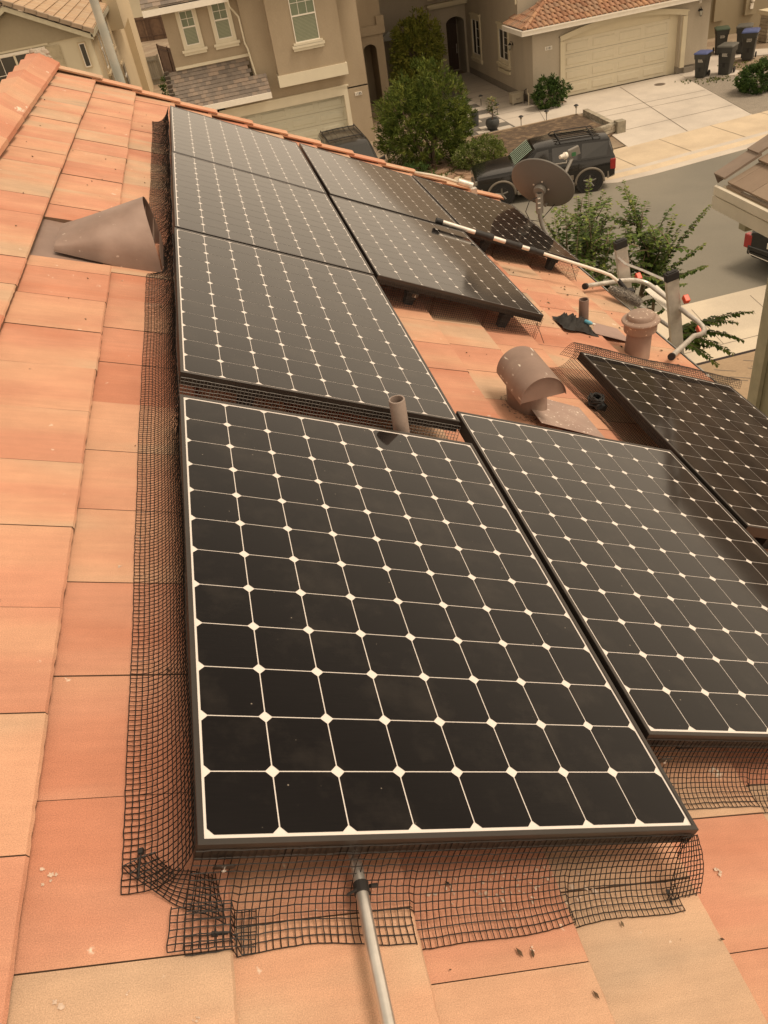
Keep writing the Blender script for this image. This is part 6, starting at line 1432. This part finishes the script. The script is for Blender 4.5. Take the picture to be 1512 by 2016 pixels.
def shoot(h, t, sag, dens=1.0, ls=1.0, start=.25):
    h, t = Vector(h) - b0, Vector(t) - b0; mid = h.lerp(t, .5) + Vector((rg.uniform(-.06, .06), rg.uniform(-.06, .06), sag))
    n = 14; pts = [Vector(bez(h, mid, t, i / n)) for i in range(n + 1)]; ms.tube(pts, [.008 * (1 - .8 * i / n) for i in range(n + 1)], 4, rnd=.2)
    L_ = (t - h).length; k = int(L_ / .030 * dens)
    for i in range(k):
        s_ = start + (1 - start) * i / k; p = Vector(bez(h, mid, t, s_)); d = (Vector(bez(h, mid, t, min(1, s_ + .02))) - Vector(bez(h, mid, t, s_ - .02))).normalized()
        sd0 = d.cross(Vector((0, 0, 1))); sd0 = sd0.normalized() if sd0.length > 1e-3 else Vector((1, 0, 0))
        for sg in (-1, 1):
            dd = (sd0 * sg * .9 + d * .45 + Vector((0, 0, -.35)) + rvec(rg) * .30).normalized(); sz = ls * rg.uniform(.8, 1.2) * (1 - .45 * max(0, s_ - .6) / .4)
            leaf(mb, p, dd, Vector((0, 0, 1)) + rvec(rg) * .4, .072 * sz, .046 * sz, min(1, .15 + .55 * rg.random() + .35 * max(0, s_ - .75) / .25), .1)
for t in A_:
    h = min(hubs, key=lambda q: (q - Vector(t)).length); shoot(h, t, .18)
    for _ in range(5):       # side twigs filling the crown
        tt = Vector(t); c = h.lerp(tt, rg.uniform(.35, .8)); e = c + Vector((rg.uniform(-.3, .3), rg.uniform(-.3, .3), rg.uniform(-.05, .35))); shoot(c, e, .05, .9, 1.0, .1)
for t in B_: shoot(Vector((4.45, 6.95, -2.95)), t, .10, 1.15, 1.05); shoot(Vector((4.45, 6.95, -2.95)), Vector(t) * .6 + Vector((4.4, 7.0, -2.6)) * .4 + rvec(rg) * .12, .08, 1)
for t in C_:
    shoot(Vector((4.65, 6.6, -3.35)), t, .22, 1.15, 1.1, .15)
    for _ in range(3): shoot(Vector((4.65, 6.6, -3.35)), Vector(t) * .5 + Vector((4.65, 6.6, -3.3)) * .5 + rvec(rg) * .13, .08, 1, 1.1, .2)
for _ in range(95):
    c = Vector((rg.uniform(3.5, 4.75), rg.uniform(6.6, 7.6), rg.uniform(-3.2, -2.15))); shoot(c, c + Vector((rg.uniform(-.25, .3), rg.uniform(-.25, .25), rg.uniform(-.1, .35))), .04, .9, 1, .05)
mb.build('crown', M_GREENS['myr'], my); ms.build('trunk', mat('twig', (.20, .15, .09), .8, var=.2), my)

# ------------------------------------------------------------------ vehicles (x forward, y left, z up)
def paint(name, c, rough=.25):
    return mat(name, c, rough, var=.05, scale=1.5, coat=.6, spec=.3)
M_CBLK = paint('car_black', (.012, .011, .010)); M_CGRY = paint('car_dark_grey', (.026, .024, .021), .35); M_CGLS = mat('car_glass', (.010, .010, .009), .06, var=.1, coat=.8)
M_TYRE = mat('tyre', (.018, .017, .016), .85, var=.15); M_RIM = mat('rim', (.22, .21, .19), .35, metal=.7)
M_FLARE = mat('tan_cladding', (.17, .145, .115), .6, var=.06); M_TAIL = mat('tail_red', (.30, .015, .012), .25, coat=.6); M_CHR = mat('chrome_grey', (.40, .37, .33), .25, metal=.9)
def car(label, loc, rz, body, prof, roof, W=.92, wheels=(1.38, -1.36), wr=.37, flare=True, group=None, rack=True, cat='car', tumble=.13, details='suv'):
    """prof: list (x, zlow, zbelt, halfwidth) from front to rear; roof: (x, z, halfwidth) from windscreen foot to rear foot"""
    root = empty('parked_car', label, cat, loc, (0, 0, R(rz)))
    mb = MB(); rings = []
    for x, zl, zb, w_ in prof:
        rings.append([(x, -w_ * .80, zl), (x, -w_ * .97, zl + .07), (x, -w_, zl + (zb - zl) * .45), (x, -w_ * .985, zb - .10), (x, -w_ * .93, zb - .02), (x, -w_ * .72, zb + .012), (x, 0, zb + .03), (x, w_ * .72, zb + .012), (x, w_ * .93, zb - .02), (x, w_ * .985, zb - .10), (x, w_, zl + (zb - zl) * .45), (x, w_ * .97, zl + .07), (x, w_ * .80, zl)])
    mb.loft(rings); mb.build('body', body, root, smooth=True, auto=38)
    mb = MB(); rings = []
    for x, z, wb, wt, zb in roof:
        rings.append([(x, -wb, zb), (x, -(wb * .35 + wt * .65) - .01, zb + (z - zb) * .62), (x, -wt, z - .05), (x, -wt * .86, z - .006), (x, 0, z + .012), (x, wt * .86, z - .006), (x, wt, z - .05), (x, wb * .35 + wt * .65 + .01, zb + (z - zb) * .62), (x, wb, zb)])
    mb.loft(rings); cabin = mb.build('cabin', body, root, smooth=True, auto=38)
    # windscreens
    def quadm(nm, pts, m_, thick, nrm_, par=root):
        mb = MB(); n_ = Vector(nrm_).normalized() * thick; v0 = [Vector(p) + n_ for p in pts]; v1 = [Vector(p) - n_ for p in pts]; k = len(pts)
        mb.add(v0 + v1, [list(range(k)), list(range(k, 2 * k))[::-1]] + [(i, (i + 1) % k, k + (i + 1) % k, k + i) for i in range(k)]); return mb.build(nm, m_, par)
    a, b = roof[0], roof[1]
    def lerp(p, q, t): return p + (q - p) * t
    fs = [(lerp(a[0], b[0], .10), -a[2] * .86, lerp(a[1], b[1], .10)), (lerp(a[0], b[0], .10), a[2] * .86, lerp(a[1], b[1], .10)), (lerp(a[0], b[0], .93), b[3] * .84, lerp(a[1], b[1], .93) + .005), (lerp(a[0], b[0], .93), -b[3] * .84, lerp(a[1], b[1], .93) + .005)]
    nv = (b[1] - a[1], 0, a[0] - b[0]); ws = quadm('windscreen', fs, M_CGLS, .022, nv)
    c, d = roof[-2], roof[-1]
    rs = [(lerp(d[0], c[0], .14), -d[2] * .82, lerp(d[1], c[1], .14)), (lerp(d[0], c[0], .14), d[2] * .82, lerp(d[1], c[1], .14)), (lerp(d[0], c[0], .88), c[3] * .84, lerp(d[1], c[1], .88)), (lerp(d[0], c[0], .88), -c[3] * .84, lerp(d[1], c[1], .88))]
    nv = (-(c[1] - d[1]), 0, -(d[0] - c[0])) ; quadm('rear_window', rs, M_CGLS, .022, (-(c[1] - d[1]), 0, c[0] - d[0]))
    # side windows
    def roofat(x):
        for p, q in zip(roof[:-1], roof[1:]):
            if q[0] <= x <= p[0]:
                t = (p[0] - x) / max(1e-6, p[0] - q[0]); return [lerp(p[i], q[i], t) for i in range(1, 5)]
        return list(roof[0][1:])
    def sidept(x, t, sg):
        z, wb, wt, zb = roofat(x); w_ = lerp(wb, wt, t ** .9) ; return (x, sg * (w_ + .016), zb + (z - .05 - zb) * t)
    for (xa, xb, fr0, fr1) in details_windows[details]:
        for sg in (-1, 1):
            pts = [sidept(xa, .10, sg), sidept(xb, .10, sg), sidept(xb - fr1, .90, sg), sidept(xa - fr0, .90, sg)]
            quadm('side_window', pts, M_CGLS, .012, (0, sg, .25))
    x0, x1 = prof[0][0], prof[-1][0]
    for wx in wheels:
        for sg in (-1, 1):
            mb = MB(); yy = sg * (W - .10); mb.lathe([(0, -.115), (wr - .04, -.115), (wr, -.085), (wr, .085), (wr - .04, .115), (.22, .115), (.21, .09), (0, .09)], (wx, yy, wr), 28, axis=(0, sg, 0)); wl = mb.build('wheel', M_TYRE, root, smooth=True, auto=35)
            mb = MB(); mb.lathe([(.225, .118), (.235, .10), (.19, .085), (.19, .06)], (wx, yy, wr), 24, axis=(0, sg, 0))
            for s5 in range(5):
                a5 = 6.28318 * s5 / 5 + .3; mb.tube([(wx, yy + sg * .085, wr), (wx + .21 * math.cos(a5), yy + sg * .105, wr + .21 * math.sin(a5))], [.035, .028], 6)
            mb.lathe([(0, .12), (.04, .115), (.045, .08)], (wx, yy, wr), 12, axis=(0, sg, 0)); mb.build('rim', M_RIM, wl, smooth=True, auto=40)
            mb = MB(); n = 18; rr = wr + .065
            vs = []
            mb.lathe([(0, 0), (wr + .055, 0)], (wx, sg * (W + .004), wr), 28, axis=(0, sg, 0), arc=(0, 2 * math.pi)); mb.f = mb.f; mb.build('wheel_well', M_BLACKR, root)
            mb = MB(); arc = [(wx + rr * math.cos(math.pi * j / n * 1.08 - .12), sg * (W + .0), wr + rr * math.sin(math.pi * j / n * 1.08 - .12)) for j in range(n + 1)]
            mb.tube(arc, .038, 8); mb.build('wheel_arch', M_FLARE if flare else body, root, smooth=True)
    # bumpers, sills, lights
    mb = MB(); w_ = W * .97
    mb.loft([[(x0 + .02, -w_ * .8, .38), (x0 + .02, w_ * .8, .38), (x0 + .02, w_ * .8, .60), (x0 + .02, -w_ * .8, .60)], [(x0 - .22, -w_ * 1.02, .36), (x0 - .22, w_ * 1.02, .36), (x0 - .22, w_ * 1.02, .62), (x0 - .22, -w_ * 1.02, .62)]])
    mb.build('front_bumper', M_FLARE if flare else body, root, bevel=.03)
    mb = MB(); mb.loft([[(x1 - .03, -w_ * .86, .40), (x1 - .03, w_ * .86, .40), (x1 - .03, w_ * .86, .63), (x1 - .03, -w_ * .86, .63)], [(x1 + .24, -w_ * 1.03, .38), (x1 + .24, w_ * 1.03, .38), (x1 + .24, w_ * 1.03, .64), (x1 + .24, -w_ * 1.03, .64)]])
    mb.build('rear_bumper', M_FLARE if flare else body, root, bevel=.03)
    for sg in (-1, 1):
        if flare:
            mb = MB(); mb.box((wheels[1] + .48, sg * (W + .005) - .05, .28), (wheels[0] - .48, sg * (W + .005) + .05, .42)); mb.build('running_board', M_CHR, root, bevel=.02)
            mb = MB(); mb.box((wheels[1] + .50, sg * (W - .01) - .025, .50), (wheels[0] - .50, sg * (W - .01) + .025, .66)); mb.build('side_cladding', M_FLARE, root, bevel=.01)
        mb = MB(); zt = prof[-1][2]; mb.box((x1 - .012, sg * W * .84 - .09, zt - .42), (x1 + .16, sg * W * .90 + .085, zt - .08)); mb.build('tail_light', M_TAIL, root, bevel=.02)
        zf = prof[0][2]; mb = MB(); mb.box((x0 - .08, sg * W * .70 - .16, zf - .17), (x0 + .012, sg * W * .72 + .14, zf - .03)); mb.build('headlight', M_CHR, root, bevel=.02)
        mb = MB(); mb.loft([[(roof[0][0] - .25, sg * (W * .92), roof[0][4] + .03), (roof[0][0] - .25, sg * (W * .92), roof[0][4] + .10), (roof[0][0] - .33, sg * (W * .92), roof[0][4] + .10), (roof[0][0] - .33, sg * W * .92, roof[0][4] + .03)], [(roof[0][0] - .22, sg * (W + .17), roof[0][4] + .03), (roof[0][0] - .22, sg * (W + .17), roof[0][4] + .17), (roof[0][0] - .36, sg * (W + .17), roof[0][4] + .17), (roof[0][0] - .36, sg * (W + .17), roof[0][4] + .03)]]); mb.build('mirror', body, root, bevel=.02)
        for hx in (.25, -.75):
            if details == 'suv': mb = MB(); mb.box((hx - .10, sg * (W + .012) - .015, .88), (hx + .04, sg * (W + .012) + .015, .92)); mb.build('door_handle', M_BLACKR, root)
        for sx_ in ((.52, -.17, -1.02) if details != 'sedan' else (.55, -.2, -1.1)):
            mb = MB(); mb.box((sx_ - .006, sg * (W - .012) - .016, .50), (sx_ + .006, sg * (W - .012) + .016, 1.02)); mb.build('door_seam', M_BLACKR, root)
    if rack:
        zr = max(r_[1] for r_ in roof); xa, xb = roof[1][0] - .55, roof[-2][0] + .25; wt = roof[2][3]
        for sg in (-1, 1):
            mb = MB(); mb.tube([(xa, sg * wt * .88, zr - .02), (xa - .08, sg * wt * .88, zr + .045), (xb + .08, sg * wt * .88, zr + .045), (xb, sg * wt * .88, zr - .02)], .018, 6); mb.build('roof_rail', M_BLACKR, root)
        for t in (.12, .85):
            x = xa + (xb - xa) * t; mb = MB(); mb.tube([(x, -wt * .88, zr + .045), (x, 0, zr + .06), (x, wt * .88, zr + .045)], .018, 6); mb.build('cross_bar', M_BLACKR, root)
        for q in range(5):
            x0_, x1_ = (xa, xb); mb = MB(); yy = (q - 2) * .20; mb.box((x1_, yy - .012, zr - .0), (x0_, yy + .012, zr + .022)); mb.build('roof_rib', body, root)
    return root
details_windows = {'suv': [(.58, -.12, .34, .0), (-.22, -.98, .0, .05), (-1.10, -1.86, .03, .10)], 'sedan': [(.62, -.15, .5, .0), (-.22, -1.05, 0, .35)], 'van': [(.9, .0, .34, 0), (-.1, -1.0, 0, .03), (-1.12, -2.1, .03, .1)]}
suv_prof = [(2.18, .42, .92, .72), (2.08, .36, 1.00, .84), (1.6, .34, 1.06, .90), (.95, .33, 1.10, .92), (0, .33, 1.10, .92), (-1.2, .33, 1.11, .92), (-2.0, .36, 1.11, .905), (-2.14, .42, 1.09, .86)]
suv_roof = [(.98, 1.11, .84, .80, 1.05), (.22, 1.64, .86, .70, 1.07), (-.3, 1.69, .87, .70, 1.08), (-1.4, 1.69, .87, .69, 1.08), (-1.97, 1.65, .86, .67, 1.08), (-2.12, 1.10, .83, .78, 1.05)]
suv = car('black estate car with roof rack parked along the far kerb behind the dish', (10.42, 25.15, ZR), 167.5, M_CBLK, suv_prof, suv_roof)
suv.scale = (1.04, 1.0, .94)
# folded sun shade behind the windscreen: pale green zigzag
mb = MB(); 
for q in range(8):
    y = -.60 + q * .165; p0, p1 = (.90, y, 1.185), (.36, y + .10, 1.625); 
    n_ = Vector((.62, 0, .78)) * .030
    mb.add([Vector(p0) + n_, Vector((p0[0], y + .07, p0[2])) + n_, Vector((p1[0], y + .16, p1[2])) + n_, Vector((p1[0], y + .09, p1[2])) + n_], [(0, 1, 2, 3)])
mb.build('sun_shade', mat('shade_green', (.30, .40, .31), .5), suv)
van_prof = [(2.3, .42, .90, .74), (2.2, .36, .98, .86), (1.7, .34, 1.05, .93), (1.1, .33, 1.10, .95), (0, .33, 1.10, .95), (-1.4, .33, 1.10, .95), (-2.3, .36, 1.08, .93), (-2.45, .42, 1.05, .88)]
van_roof = [(1.35, 1.11, .87, .82, 1.05), (.62, 1.66, .89, .72, 1.07), (.1, 1.72, .90, .73, 1.08), (-1.6, 1.72, .90, .72, 1.08), (-2.2, 1.67, .88, .69, 1.06), (-2.42, 1.08, .85, .80, 1.05)]
car('dark grey estate car parked in front of the garage of house 1185', (4.72, 29.35, GY + .01), -90, M_CGRY, van_prof, van_roof, W=.95, wheels=(1.5, -1.45), flare=False, details='van')
sed_prof = [(2.3, .35, .70, .70), (2.15, .28, .80, .84), (1.4, .25, .92, .90), (.8, .25, .96, .91), (-.8, .25, .98, .91), (-1.6, .27, 1.02, .90), (-2.12, .30, 1.02, .84), (-2.26, .36, .96, .74)]
sed_roof = [(1.0, .97, .80, .76, .90), (.15, 1.38, .82, .64, .92), (-.4, 1.44, .82, .62, .94), (-1.0, 1.38, .82, .60, .96), (-1.85, 1.03, .80, .70, .95)]
sed = car('glossy black saloon car with red tail light cut by the right edge', (14.72, 16.12, ZR), 14, M_CBLK, sed_prof, sed_roof, W=.91, wheels=(1.42, -1.35), wr=.33, flare=False, rack=False, details='sedan')
mb = MB(); mb.box((-2.315, -.16, .70), (-2.29, .16, .84)); pl = mb.build('licence_plate', M_WHITE, sed)
mb = MB(); 
for q in range(6): mb.box((-2.322, -.13 + q * .045, .735), (-2.317, -.105 + q * .045, .80))
build_each(mb, 'plate_character', mat('plate_blue', (.06, .07, .14), .6), pl)
mb = MB(); mb.tube([(-2.26, -.74, .52), (-2.36, -.6, .47), (-2.38, 0, .45), (-2.36, .6, .47), (-2.26, .74, .52)], .016, 6); mb.build('bumper_trim', M_CHR, sed)
